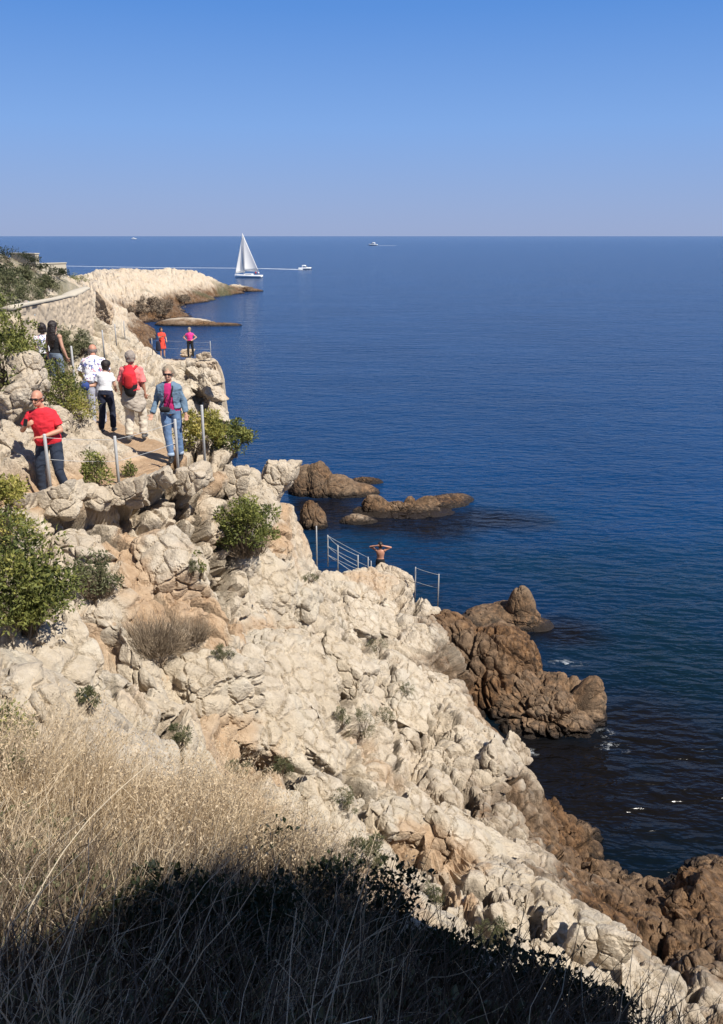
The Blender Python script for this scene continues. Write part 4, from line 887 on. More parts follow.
# ------------------------------------------------------------------ railings
M_STEEL = simple('galvanised_steel', (.48, .48, .47), .5, .08, 20, 0, .0)
def post_bm(h, r=.026): m = MB(); m.tube([(0, 0, -.25), (0, 0, h - .01), (0, 0, h)], [r, r, r * .8], 10); return m
def railing(posts, label, links=(), levels=(.95,), group=None, r=.026):
    root = thing('railing', posts[0][0], label, 'railing', group); o0 = Vector(posts[0][0])
    for c, h in posts:
        o = post_bm(h, r).build('post', M_STEEL, root); o.location = Vector(c) - o0
    for a, b in links:
        A, HA = Vector(posts[a][0]) - o0, posts[a][1]; B, HB = Vector(posts[b][0]) - o0, posts[b][1]
        for lv in levels:
            p, q = A + Vector((0, 0, HA * lv)), B + Vector((0, 0, HB * lv)); m = MB()
            m.tube([p.lerp(q, k / 8) - Vector((0, 0, .018 * math.sin(math.pi * k / 8))) for k in range(9)], (.007 if group else .004 if r < .025 else .004), 5); m.build('cable', M_STEEL, root)
def post_px(px, yt, yb, Y):
    a = at(px, yb, Y); u = at(px, yt, Y); return ((a[0], a[1], a[2]), u[2] - a[2])
railing([post_px(50, 434, 484, 12.95), post_px(119, 436, 486, 13.9), post_px(178, 419, 466, 14.75)], 'path railing of three grey posts with thin cables in front of the walkers', [(0, 1), (1, 2)], (.93, .5))
railing([post_px(205, 405, 464, 15.7), post_px(76, 346, 395, 20.8), post_px(104, 330, 352, 30), post_px(125, 321, 338, 45), post_px(116, 324, 340, 38)], 'separate grey posts on the seaward side running back from the yellow green shrub', [])
railing([post_px(153, 338, 357, 50.5), post_px(211, 341, 358, 50)], 'thin cable railing on the far terrace behind the two visitors', [(0, 1)], (.9, .5), r=.022)
railing([post_px(317, 526, 566, 26.5), post_px(328, 535, 560, 29), post_px(338, 545, 566, 28.6), post_px(358, 555, 580, 28.6), post_px(368, 557, 578, 30.5), post_px(371, 561, 579, 31)], 'sloping cable railing of grey posts going down to the bathing spot', [(1, 2), (2, 3), (1, 4), (4, 5)], (.97, .55, .2), 'railings down to the bathing spot', .022)
railing([post_px(415, 567, 596, 28.6), post_px(438, 574, 602, 27.9)], 'short two post railing right of the bather by the water', [(0, 1)], (.97, .5), 'railings down to the bathing spot', .022)

# ------------------------------------------------------------------ boats
M_WHITE = simple('white_gelcoat', (.80, .80, .78), .35, .04, 2); M_SAIL = simple('sailcloth', (.82, .80, .76), .8, .05, .6); M_NAVY = simple('navy_trim', (.03, .05, .12), .5); M_GLASS = simple('dark_glass', (.02, .03, .04), .15)
M_SKIN = simple('skin', (.50, .28, .19), .6, .1, 30); M_REDC = simple('red_cloth', (.62, .03, .03), .85, .12, 14)
def hull(L, B, H, root, rot, z=-.25):
    m = MB(); rings = []
    for k in range(15):
        t = k / 14; x = -L / 2 + L * t; w = B / 2 * min(1, (1 - t) ** .55 * 1.35) * (.86 + .14 * min(1, t * 4)); zt = H * (1 + .25 * t * t); kx = x + .12 * L * t * 0
        rings.append([(kx, w * c, z + (zt - z) * s) for c, s in ((-.02, 0), (-.72, .25), (-.97, .65), (-1, 1), (-.9, 1.0), (.9, 1.0), (1, 1), (.97, .65), (.72, .25), (.02, 0))])
    m.loft(rings); o = m.build('hull', M_WHITE, root); return o
def P3(px, py): return at_z(px, py, 0)
c = P3(248.5, 277.8); s_ = math.hypot(c[1], 14) / FPX; yacht = thing('sailing_yacht', c, 'white sailing yacht with two tall white sails off the headland', 'sailboat', None, math.pi - .12)
L = 27 * s_; hull(L, 3.2, .95, yacht, 0); mH = 41 * s_
MB().tube([(L * .16, 0, .9), (L * .16, 0, mH)], .09, 8).build('mast', M_STEEL, yacht)
MB().tube([(L * .16, 0, 2.3), (-L * .36, -.6, 2.2)], .08, 8).build('boom', M_STEEL, yacht)
def sail(name, A, B_, C_, belly, y):
    V = []; n = 14; idx = {}
    A, B_, C_ = Vector(A), Vector(B_), Vector(C_)
    for i in range(n + 1):
        for j in range(n + 1 - i):
            u, v = i / n, j / n; q = A * (1 - u - v) + B_ * u + C_ * v; q.y += belly * 4 * v * (1 - u - v) * 1.2 + belly * u * (1 - u); idx[i, j] = len(V); V.append(tuple(q))
    F = []
    for i in range(n):
        for j in range(n - i):
            F.append((idx[i, j], idx[i + 1, j], idx[i, j + 1]))
            if j < n - i - 1: F.append((idx[i + 1, j], idx[i + 1, j + 1], idx[i, j + 1]))
    m = MB(); m.add(V, F); o = m.build(name, M_SAIL, yacht); sm = o.modifiers.new('t', 'SOLIDIFY'); sm.thickness = .03; return o
sail('mainsail', (L * .14, 0, 2.4), (L * .15, 0, mH - .2), (-L * .36, -.6, 2.35), -.5, 0); sail('jib', (L * .48, 0, 1.4), (L * .17, 0, mH - .6), (L * .13, -.7, 1.9), -.5, 0)
MB().box((-L * .02, 0, 1.15), (L * .30, 1.7, .5)).build('cabin', M_WHITE, yacht, False, .1)
MB().box((-L * .02, 0, 1.2), (L * .22, 1.74, .16)).build('window', M_GLASS, yacht, False)
MB().box((-L * .30, 0, 1.55), (1.2, 2.0, .10)).build('spray_hood', M_NAVY, yacht, False, .04)
def boat(px, py, L, label, rz, group):
    r = thing('motor_boat', P3(px, py), label, 'motorboat', group, rz)
    hull(L, L * .36, L * .13, r, 0, -.1); MB().tube([(L * .2, 0, L * .12), (L * .02, 0, L * .28), (-L * .2, 0, L * .28), (-L * .22, 0, L * .12)], [(L * .10, L * .02), (L * .12, L * .05), (L * .12, L * .05), (L * .12, L * .02)], 10, side=(0, 1, 0)).build('cabin', M_WHITE, r)
    MB().box((L * .1, 0, L * .215), (L * .12, L * .25, L * .045), Matrix.Rotation(-.7, 3, 'Y')).build('windscreen', M_GLASS, r, False)
    return r
G2 = 'motor boats out at sea'
boat(305, 269.5, 5.8, 'white motor boat speeding right behind the yacht with a foam wake', .05, G2)
boat(373, 245.5, 14.0, 'white cabin boat far out to the right of the yacht', 2.9, G2)
boat(134, 239.3, 22.0, 'tiny white boat on the horizon above the headland', .3, G2)
foam = simple('foam', (.72, .75, .78), .8, .1, 1.)
def wake(pts, w0, w1, label):
    n = 60; P_ = [Vector(P3(*p)) for p in pts]; V = []; F = []
    cum = [0]; 
    for a, b in zip(P_[:-1], P_[1:]): cum.append(cum[-1] + (b - a).length)
    for k in range(n + 1):
        t = cum[-1] * k / n; i = max(j for j in range(len(cum) - 1) if cum[j] <= t + 1e-6); q = P_[i].lerp(P_[i + 1], (t - cum[i]) / (cum[i + 1] - cum[i])); w_ = (w0 + (w1 - w0) * k / n) * rng.uniform(.6, 1.2)
        V += [(q.x, q.y - w_ / 2, .03), (q.x, q.y + w_ / 2, .03), (q.x, q.y, .10)]
    for k in range(n): F += [(3 * k, 3 * k + 3, 3 * k + 5, 3 * k + 2), (3 * k + 2, 3 * k + 5, 3 * k + 4, 3 * k + 1)]
    m = MB(); m.add(V, F); tag(m.build('boat_wake', foam), label, 'wake', kind='stuff')
wake([(303, 269.6), (262, 268.6)], 5.5, 3.2, 'white foam wake behind the motor boat'); wake([(262, 268.6), (235, 268.2), (150, 267.6), (60, 266)], 0.8, .2, 'thin fading line of wake left of the yacht')
wake([(378, 245.6), (396, 245.7)], 12, 6, 'short pale wake of the far cabin boat')
# ------------------------------------------------------------------ people
def cloth(name, col, var=.12, scale=18, rough=.9): return simple(name, col, rough, var, scale, .25)
M_SKIN_RED = simple('sunburnt_skin', (.52, .25, .16), .55, .08, 30)
M_JEAN = cloth('denim_blue', (.12, .20, .34), .3, 9); M_JEAN_DARK = cloth('denim_dark', (.022, .032, .055), .3, 9); M_JACKET = cloth('denim_jacket', (.13, .20, .28), .35, 11)
M_RED = cloth('red_shirt', (.66, .02, .035)); M_SALMON = cloth('salmon_shirt', (.72, .20, .19)); M_MAGENTA = cloth('magenta_top', (.50, .02, .14)); M_PINK = cloth('pink_top', (.85, .05, .28)); M_ORANGE = cloth('orange_red_dress', (.78, .07, .04))
M_WHITEC = cloth('white_cotton', (.78, .78, .80), .05); M_CREAMC = cloth('cream_trousers', (.60, .53, .42)); M_BEIGE = cloth('beige_jacket', (.42, .36, .29)); M_NAVYC = cloth('navy_cloth', (.014, .018, .04)); M_BLACK = cloth('black_cloth', (.012, .012, .014)); M_GREYC = cloth('lavender_grey', (.42, .43, .50)); M_BLUEC = cloth('royal_blue_cloth', (.03, .06, .22)); M_PALEBLUE = cloth('pale_blue_cloth', (.38, .52, .62))
M_HAIR_DARK = simple('dark_hair', (.018, .010, .008), .5, .3, 60, .5); M_HAIR_GREY = simple('grey_hair', (.30, .25, .21), .7, .25, 60, .5); M_HAIR_BLOND = simple('ash_blond_hair', (.30, .235, .16), .65, .25, 60, .5)
M_SHOE = simple('shoe_leather', (.02, .018, .016), .5); M_BOOT = simple('grey_boot', (.12, .115, .11), .7, .2)
def floral():
    t = NT('flowered_cotton'); v = t.obj(); a = t.noise(v, 17, 2).outputs['Fac']; b = t.noise(t.N('ShaderNodeMapping', ins={'Vector': v, 'Location': (3, 5, 1)}).outputs[0], 21, 2).outputs['Fac']
    c = t.mix(t.mr(a, .57, .60), (.80, .79, .80), (.12, .14, .34)); c = t.mix(t.mr(b, .62, .65), c, (.55, .16, .22)); t.set(base_color=c, roughness=.9); return t.m
M_FLORAL = floral()
V_ = Vector
def spine(pelvis, chest, neck, side, infl=0., z0=0., bulk=1., belly=0., top=True, fem=0.):
    """ring centres and half sizes from crotch to collar"""
    pelvis, chest, neck = V_(pelvis), V_(chest), V_(neck)
    def q(t):  # quadratic through the three points
        return pelvis * (1 - t) * (1 - 2 * t) + chest * 4 * t * (1 - t) + neck * t * (2 * t - 1)
    tb = [(-.14, .115, .085), (-.05, .160, .105), (.08, .165 + .01 * fem, .112), (.26, .140 - .012 * fem, .098 + belly * .7), (.42, .150, .108 + belly), (.60, .172, .118 + belly * .5), (.76, .182, .112), (.88, .160, .092), (.96, .095, .070), (1.02, .058, .056)]
    return [(q(t), (w_ * bulk + infl, d * bulk + infl)) for t, w_, d in tb if t >= z0 and (top or t < .97)]
def limb(m, pts, rad, n=10): m.tube(pts, rad, n, round_=True)
def hand(m, wrist, d, palm_n, s=1., curl=.5, mir=1, vox_ok=True):
    """palm, four unequal curled fingers and a thumb leaving its side"""
    d = V_(d).normalized(); pn = V_(palm_n); pn = (pn - d * pn.dot(d)).normalized(); sd = d.cross(pn) * mir; w_ = V_(wrist)
    M_ = Matrix((sd, pn, d)).transposed(); c = w_ + d * .045 * s
    m.ell(c, (.040 * s, .017 * s, .052 * s), 12, 8, M_)
    for k, (o, L) in enumerate(((-.030, .062), (-.010, .075), (.010, .080), (.030, .070))):
        b = w_ + d * .075 * s + sd * o * s; p1 = b + (d * .8 + pn * curl * .6).normalized() * L * .45 * s; p2 = p1 + (d * .5 + pn * curl * 1.4).normalized() * L * .35 * s; p3 = p2 + (d * .2 + pn * curl * 1.8).normalized() * L * .25 * s
        m.tube([b, p1, p2, p3], [.0095 * s, .009 * s, .008 * s, .007 * s], 7, round_=True)
    b = w_ + d * .022 * s + sd * .030 * s; p1 = b + (d * .6 + sd * .75 + pn * .3).normalized() * .038 * s; p2 = p1 + (d * .85 + sd * .25 + pn * .5).normalized() * .032 * s
    m.tube([b, p1, p2], [.012 * s, .0105 * s, .008 * s], 7, round_=True)
def head(m, c, face, up=(0, 0, 1), s=1.):
    f = V_(face).normalized(); u = V_(up); u = (u - f * u.dot(f)).normalized(); r = f.cross(u); M_ = Matrix((r, -f, u)).transposed(); c = V_(c)
    m.ell(c + u * .022 * s - f * .008 * s, (.076 * s, .095 * s, .094 * s), 16, 11, M_)
    m.ell(c - u * .055 * s + f * .022 * s, (.056 * s, .062 * s, .062 * s), 14, 9, M_)
    m.ell(c - u * .088 * s + f * .058 * s, (.026 * s, .024 * s, .020 * s), 10, 7, M_)          # chin
    m.tube([c + u * .012 * s + f * .088 * s, c - u * .016 * s + f * .106 * s, c - u * .028 * s + f * .108 * s], [.010 * s, .013 * s, .017 * s], 8, round_=True)     # nose
    m.ell(c + u * .030 * s + f * .086 * s, (.052 * s, .014 * s, .012 * s), 10, 6, M_)         # brow
    m.ell(c - u * .058 * s + f * .082 * s, (.026 * s, .012 * s, .008 * s), 10, 6, M_)
    m.ell(c - u * .068 * s + f * .080 * s, (.022 * s, .012 * s, .008 * s), 10, 6, M_)
    for sg in (-1, 1): m.ell(c - u * .008 * s + r * sg * .078 * s - f * .004 * s, (.010 * s, .020 * s, .032 * s), 8, 7, M_)
    return M_
def hair_cap(c, face, s=1., style='short', fringe=.35):
    m = MB(); f = V_(face).normalized(); u = V_((0, 0, 1)); r = f.cross(u).normalized(); M_ = Matrix((r, -f, u)).transposed(); c = V_(c)
    m.ell(c + u * .034 * s - f * .020 * s, (.086 * s, .098 * s, .098 * s), 16, 11, M_)
    if style == 'short': m.ell(c - u * .02 * s - f * .048 * s, (.074 * s, .060 * s, .070 * s), 14, 9, M_)
    if style == 'bob':
        for sg in (-1, 1): m.ell(c - u * .015 * s + r * sg * .068 * s - f * .02 * s, (.028 * s, .06 * s, .075 * s), 12, 8, M_)
        m.ell(c - u * .03 * s - f * .055 * s, (.078 * s, .055 * s, .075 * s), 14, 9, M_)
    if style == 'long':
        m.tube([c + u * .03 * s - f * .04 * s, c - u * .10 * s - f * .075 * s, c - u * .24 * s - f * .10 * s, c - u * .36 * s - f * .10 * s], [(.085 * s, .07 * s), (.10 * s, .055 * s), (.10 * s, .045 * s), (.05 * s, .02 * s)], 12, side=tuple(r), round_=True)
    return m, f, r, u
def build_person(label, loc, rz, J, wear, s=1., vox=.010, skin=None, group='walkers on the coast path', face=(0, -1, 0), bulk=1., belly=0., fem=0., hair=None, hair_mat=None, hands=True, curl=.5):
    """J: joints in metres. wear: list of (kind, material, options). Joint sides: a = picture-left of a figure facing the viewer"""
    skin = skin or M_SKIN; j = {k: V_(v) for k, v in J.items()}
    side = (j['sb'] - j['sa']).normalized()
    for q_, sg in (('a', -1), ('b', 1)):
        for jn, am in (('s', .025), ('e', .02), ('w', .01)): j[jn + q_] = j[jn + q_] - side * sg * am
        j['s' + q_].z -= .015
    HS = 1.09; j['head'] = j['head'] + V_((0, 0, .005))
    m = MB(); sp_ = spine(j['pelvis'], j['chest'], j['neck'], side, -.012, bulk=bulk, belly=belly, fem=fem)
    m.tube([q[0] for q in sp_], [q[1] for q in sp_], 18, side=side, round_=True)
    hc = j['head']; fv = V_(face)
    m.tube([j['neck'] - V_((0, 0, .05)), j['neck'] + V_((0, 0, .04)), hc - V_((0, 0, .05))], [.062, .054, .052], 12, round_=True)
    head(m, hc, fv, s=HS)
    for q, mir in (('a', 1), ('b', -1)):
        limb(m, [j['s' + q], j['s' + q].lerp(j['e' + q], .5), j['e' + q]], [.052 * bulk ** .5, .046 * bulk ** .5, .038]); limb(m, [j['e' + q], j['e' + q].lerp(j['w' + q], .35), j['w' + q]], [.039, .040, .026])
        m.ell(j['s' + q], (.062, .06, .062))
        if hands:
            d = j['w' + q] - j['e' + q]; hd = j.get('hd' + q, d); hand(m, j['w' + q], hd, j.get('hn' + q, V_((0, -1, 0)) if abs(hd.normalized().y) < .8 else V_((0, 0, -1))), 1., curl, mir)
        limb(m, [j['h' + q], j['h' + q].lerp(j['k' + q], .5), j['k' + q]], [.085 * bulk ** .6, .072 * bulk ** .6, .052]); limb(m, [j['k' + q], j['k' + q].lerp(j['f' + q], .35), j['f' + q]], [.050, .052, .034])
        fd = j.get('fd' + q, fv); fd = V_((fd.x, fd.y, 0)).normalized(); m.tube([j['f' + q] - fd * .04 - V_((0, 0, .035)), j['f' + q] + fd * .06 - V_((0, 0, .045)), j['f' + q] + fd * .15 - V_((0, 0, .055))], [(.034, .036), (.042, .030), (.036, .022)], 10, side=(fd.cross(V_((0, 0, 1)))), round_=True)
    body = m.remesh('person', skin, None, vox, 1)
    body.location = loc; body.rotation_euler = (0, 0, rz); body.scale = (s, s, s); tag(body, label, 'person', group)
    ch = MB
    for kind, mat, op in wear:
        m = MB(); o_ = dict(infl=.012, z0=-.04, sleeve=.55); o_.update(op); cut = None; name = kind
        if kind in ('shirt', 'jacket', 'top', 'dress'):
            sp_ = spine(j['pelvis'], j['chest'], j['neck'], side, o_['infl'], o_['z0'], bulk, belly, top=kind != 'top', fem=fem)
            m.tube([q[0] for q in sp_], [q[1] for q in sp_], 20, side=side)
            sl = o_['sleeve']
            for q in 'ab':
                if sl <= 0: continue
                S_, E, W_ = j['s' + q], j['e' + q], j['w' + q]; r = .051 + o_['infl'] * .55
                m.ell(S_, (r + .006, r + .004, r + .004))
                if sl <= 1: m.tube([S_, S_.lerp(E, sl)], [r * bulk ** .5, (r + .006) * bulk ** .5], 12, round_=False)
                else: m.tube([S_, S_.lerp(E, .5), E, E.lerp(W_, sl - 1)], [r, r - .004, r - .008, r - .018], 12); m.ell(E, (r - .008,) * 3)
            if kind == 'dress':
                a, b = j['pelvis'] + V_((0, 0, .05)), j['pelvis'] - V_((0, 0, .42)); m.tube([a, a.lerp(b, .3), b], [(.175, .125), (.20, .15), (.23, .17)], 18, side=side)
            if kind == 'jacket':
                ax = j['neck']; mid = j['chest']; fv2 = fv.normalized(); w2 = o_.get('open', .055)
                def cut(co, mid=mid, pe=j['pelvis'], ne=j['neck'], w2=w2, side=side):
                    t = max(0, min(1, (co.z - pe.z) / (ne.z - pe.z))); c = pe.lerp(ne, t); dlt = co - c
                    return dlt.dot(fv2) > .02 and abs(dlt.dot(side)) < w2 * (1.25 - .5 * t) and co.z < ne.z + .05
        elif kind in ('trousers', 'shorts'):
            c = j['pelvis']; up = (j['chest'] - j['pelvis']).normalized(); sp_ = [(c - up * .06, (.150 * bulk + .01, .112 * bulk + .01)), (c + up * .02, (.172 * bulk, .124 * bulk)), (c + up * .10, (.160 * bulk, .112 * bulk + belly * .6))]
            m.tube([q[0] for q in sp_], [q[1] for q in sp_], 18, side=side, round_=False)
            L = o_.get('leg', 1.95)
            for q in 'ab':
                H_, K, F_ = j['h' + q], j['k' + q], j['f' + q]; e = o_.get('wide', 0.)
                m.ell(H_, (.098 * bulk ** .6, .104 * bulk ** .6, .10))
                if L > 1: m.tube([H_, H_.lerp(K, .5), K, K.lerp(F_, .45), K.lerp(F_, L - 1)], [.100 * bulk ** .6, .086 * bulk ** .6 + e * .5, .066 + e, .064 + e, .056 + e], 14)
                else: m.tube([H_, H_.lerp(K, .5), H_.lerp(K, L)], [.100, .094, .092], 14)
        elif kind == 'shoe':
            for q in 'ab':
                fd = j.get('fd' + q, fv); fd = V_((fd.x, fd.y, 0)).normalized(); k_ = MB(); F_ = j['f' + q]
                k_.tube([F_ - fd * .055 - V_((0, 0, .035)), F_ + fd * .05 - V_((0, 0, .042)), F_ + fd * .165 - V_((0, 0, .055))], [(.044, .046), (.050, .040), (.042, .027)], 12, side=fd.cross(V_((0, 0, 1))), round_=True)
                k_.tube([F_ + V_((0, 0, .03)), F_ - V_((0, 0, .03))], [.048, .050], 12); k_.remesh('shoe', mat, body, vox, 1)
            continue
        m.remesh(name, mat, body, vox, 1, o_.get('fold', .012), 9, cut, seed=int(abs(loc[0]) * 90) % 50)
    if hair:
        m, f, r, u = hair_cap(hc, fv, 1.17, hair); c = V_(hc)
        cut = (lambda co: (co - c).dot(f) > .052 and (co - c).z < .055) if hair != 'ring' else (lambda co: (co - c).z > .045 or (co - c).dot(f) > .02)
        m.remesh('hair', hair_mat, body, .009, 1, .010, 26, cut)
    return body
def glasses(body, c, face):
    c = V_(c) * 1.0 + V_(face).normalized() * .008 + V_((0, 0, .008))
    f = V_(face).normalized(); r = f.cross(V_((0, 0, 1))).normalized(); u = r.cross(f); c = V_(c); m = MB(); M_ = Matrix((r, -f, u)).transposed()
    for sg in (-1, 1):
        m.ell(c + f * .099 + r * sg * .036 + u * .010, (.032, .010, .022), 12, 7, M_)
        m.tube([c + f * .094 + r * sg * .066 + u * .014, c + r * sg * .088 + u * .010], .005, 6)
    m.tube([c + f * .104 - r * .02 + u * .014, c + f * .104 + r * .02 + u * .014], .005, 6)
    m.build('sunglasses', simple('dark_lens', (.008, .008, .01), .12), body)
def std(**kw):
    J = dict(pelvis=(0, 0, .94), chest=(0, -.005, 1.20), neck=(0, .01, 1.44), head=(0, -.01, 1.585), sa=(-.185, 0, 1.38), sb=(.185, 0, 1.38), ea=(-.25, .02, 1.12), eb=(.25, .02, 1.12), wa=(-.27, -.06, .88), wb=(.27, -.06, .88),
             ha=(-.09, 0, .90), hb=(.09, 0, .90), ka=(-.10, -.02, .48), kb=(.10, -.02, .48), fa=(-.10, .02, .085), fb=(.10, .02, .085)); J.update(kw); return J
def place(px, py, Y): return at(px, py, Y)
# man in red, leaning, hand on the post top
Jr = std(pelvis=(-.03, 0, .94), chest=(-.06, -.01, 1.22), neck=(-.09, 0, 1.45), head=(-.12, -.03, 1.60), sa=(-.28, -.02, 1.37), sb=(.11, .0, 1.39), ea=(-.41, -.06, 1.12), wa=(-.27, -.24, 1.22), eb=(.22, -.06, 1.12), wb=(-.02, -.27, 1.06),
         ha=(-.12, 0, .90), hb=(.07, 0, .90), ka=(-.20, -.05, .48), fa=(-.22, .02, .085), kb=(.12, -.10, .47), fb=(.20, -.02, .085), hda=(.12, -.03, .08), hdb=(-.16, -.08, .01), hna=(.1, 1, 0), hnb=(0, 0, -1))
FR = (-.12, -.98, -.10); man = build_person('bald man in a red polo shirt and dark jeans leaning on a railing post', place(57, 499, 13.4), 0, Jr, [('trousers', M_JEAN_DARK, dict(wide=.008)), ('shirt', M_RED, dict(infl=.022, z0=-.06, sleeve=.72, fold=.02)), ('shoe', M_SHOE, {})], 1.03, .009, M_SKIN_RED, face=FR, bulk=1.12, belly=.035, hair='ring', hair_mat=M_HAIR_GREY)
glasses(man, Jr['head'], FR)
m = MB(); m.tube([(-.0, -.262, 1.063), (.03, -.24, 1.070)], [.032, .032], 12); m.build('wristwatch', M_SHOE, man)
ph_ = MB(); ph_.box((0, 0, 0), (.058, .018, .12), Euler((.1, .3, .1)).to_matrix()); o = ph_.build('phone', M_BLACK, None, False, .006); o.location = V_(place(57, 499, 13.4)) + V_((-.24, -.31, 1.33)); tag(o, 'dark phone held up against the chest of the man in red', 'phone')
# woman in denim
Jw = std(sa=(-.175, 0, 1.36), sb=(.175, 0, 1.36), ea=(-.27, .02, 1.10), eb=(.26, .02, 1.10), wa=(-.33, -.10, .88), wb=(.29, -.08, .87), ka=(-.07, -.06, .48), fa=(-.02, -.14, .085), kb=(.11, .0, .48), fb=(.12, .03, .085))
lw = place(174, 460, 15.4); wom = build_person('woman in denim jacket, magenta top and light jeans walking towards the viewer', lw, .05, Jw, [('trousers', M_JEAN, dict(wide=.006, leg=1.92)), ('top', M_MAGENTA, dict(infl=.012, sleeve=0, z0=-.08)), ('jacket', M_JACKET, dict(infl=.03, z0=.0, sleeve=1.9, fold=.024, open=.075)), ('shoe', M_SHOE, {})], 1.0, .009, face=(.02, -1, -.1), bulk=1.08, fem=1, belly=.02, hair='short', hair_mat=M_HAIR_BLOND)
glasses(wom, Jw['head'], (.02, -1, -.1))
for sg in (-1, 1):
    F_ = V_(Jw['fa' if sg < 0 else 'fb']); K_ = V_(Jw['ka' if sg < 0 else 'kb']); mm = MB(); mm.tube([K_.lerp(F_, .80), K_.lerp(F_, .95)], [.066, .064], 14); mm.build('jeans_cuff', simple('pale_denim', (.34, .42, .52), .9), wom)
bag = thing('camera_bag', tuple(V_(lw) + V_((-.05, -.20, .98))), 'small black camera bag on a strap across the woman in denim', 'bag')
b_ = MB(); b_.tube([(-.05, 0, 0), (.04, 0, 0)], [(.05, .04)] * 2, 12, round_=True); b_.build('pouch', M_BLACK, bag); b_ = MB(); b_.tube([(.06, -.0, .05), (.12, -.01, .22), (.15, .05, .38), (.12, .17, .46)], .009, 6); b_.tube([(-.08, 0, .05), (-.02, .02, .16), (.05, .02, .26)], .008, 6); b_.build('strap', M_BLACK, bag)
# man in salmon shirt seen from behind: built facing the viewer then turned round
Js = std(ea=(-.23, .04, 1.12), wa=(-.23, -.02, .90), eb=(.25, .04, 1.12), wb=(.25, -.06, .90), ka=(-.12, -.10, .50), fa=(-.13, -.08, .085), kb=(.10, .0, .48), fb=(.12, .10, .085))
ls = place(137, 439, 17.0); salm = build_person('man in salmon shirt and cream trousers walking away with a red backpack', ls, math.pi, Js, [('trousers', M_CREAMC, dict(wide=.022, fold=.02)), ('shirt', M_SALMON, dict(infl=.024, z0=-.04, sleeve=.95, fold=.018)), ('shoe', M_BOOT, {})], 1.02, .010, M_SKIN_RED, bulk=1.06, hair='short', hair_mat=M_HAIR_GREY)
jk = MB(); jk.tube([(0, 0, 1.02), (0, .01, .92), (0, .03, .72), (.03, .04, .62)], [(.19, .145), (.205, .16), (.24, .18), (.20, .15)], 20, side=(1, 0, 0)); jk.ell((-.02, -.17, .95), (.06, .05, .05)); ob = jk.remesh('tied_jacket', M_BEIGE, salm, .012, 1, .05, 7, seed=4)
bp = thing('backpack', tuple(V_(ls) + V_((0, -.20, 1.03))), 'red backpack with black base worn by the man in salmon', 'backpack')
q = MB(); q.tube([(0, 0, .03), (0, -.02, .16), (0, -.01, .32), (0, .02, .42)], [(.13, .085), (.15, .105), (.135, .09), (.08, .05)], 18, side=(1, 0, 0), round_=True); q.remesh('main_pouch', M_RED, bp, .012, 2, .012, 8)
q = MB(); q.tube([(0, .005, -.03), (0, -.005, .09)], [(.115, .08), (.152, .106)], 18, side=(1, 0, 0), round_=True); q.build('base_panel', M_BLACK, bp); q = MB(); q.tube([(0, -.085, .12), (0, -.095, .25)], [(.09, .04), (.075, .035)], 14, side=(1, 0, 0), round_=True); q.build('front_pocket', cloth('dark_red_cloth', (.50, .015, .02)), bp)
for sg in (-1, 1): q = MB(); q.tube([(sg * .08, .06, .40), (sg * .12, .16, .45), (sg * .13, .30, .38), (sg * .14, .34, .2), (sg * .14, .2, .02)], [(.022, .008)] * 5, 6); q.build('strap', M_RED, bp)
# man in flowered shirt
Jf = std(chest=(0, -.10, 1.18), neck=(.0, -.22, 1.38), head=(0, -.33, 1.50), sa=(-.19, -.18, 1.33), sb=(.19, -.18, 1.33), ea=(-.30, -.20, 1.08), wa=(-.26, -.38, .98), eb=(.30, -.16, 1.08), wb=(.25, -.34, .96))
build_person('balding man in white flowered shirt bending forward on the path, seen from behind', place(99, 427, 18.6), math.pi + .25, Jf, [('trousers', M_GREYC, dict(wide=.01)), ('shirt', M_FLORAL, dict(infl=.03, z0=-.06, sleeve=.85, fold=.02)), ('shoe', M_BOOT, {})], 1.08, .011, M_SKIN_RED, bulk=1.12, hair='ring', hair_mat=M_HAIR_GREY)
# capped walker holding a blue cap
Jc = std(chest=(.0, -.06, 1.18), neck=(.0, -.10, 1.40), head=(-.02, -.16, 1.53), sa=(-.17, -.08, 1.35), sb=(.17, -.08, 1.35), ea=(-.22, -.10, 1.10), wa=(-.18, -.26, 1.0), eb=(.27, -.06, 1.10), wb=(.40, .06, 1.10), ka=(-.10, -.10, .48), fa=(-.10, -.06, .085), kb=(.1, .02, .5), fb=(.14, .12, .085))
lc = place(109, 432, 17.6); cp_ = build_person('walker in white T-shirt, black cap and navy trousers behind the man in salmon', lc, math.pi, Jc, [('trousers', M_NAVYC, dict(wide=.012)), ('shirt', M_WHITEC, dict(infl=.018, z0=0., sleeve=.6)), ('shoe', M_BOOT, {})], .88, .011, fem=1, bulk=.97, hair='short', hair_mat=M_HAIR_DARK)
q = MB(); hc = V_(Jc['head']); q.ell(hc + V_((0, .0, .065)), (.115, .125, .09)); q.tube([hc + V_((0, -.08, .05)), hc + V_((0, -.19, .03))], [(.075, .012), (.05, .008)], 12, side=(1, 0, 0)); q.build('cap', M_BLACK, cp_)
cap = thing('blue_cap', tuple(V_(lc) + V_((-.38, -.10, .98))), 'royal blue cap carried in the hand of the capped walker', 'cap'); q = MB(); q.ell((0, 0, 0), (.10, .085, .10)); q.build('crown', M_BLUEC, cap); q = MB(); q.tube([(0, 0, -.06), (.01, -.02, -.15)], [(.075, .012), (.05, .008)], 12, side=(1, 0, 0)); q.build('peak', M_BLUEC, cap)
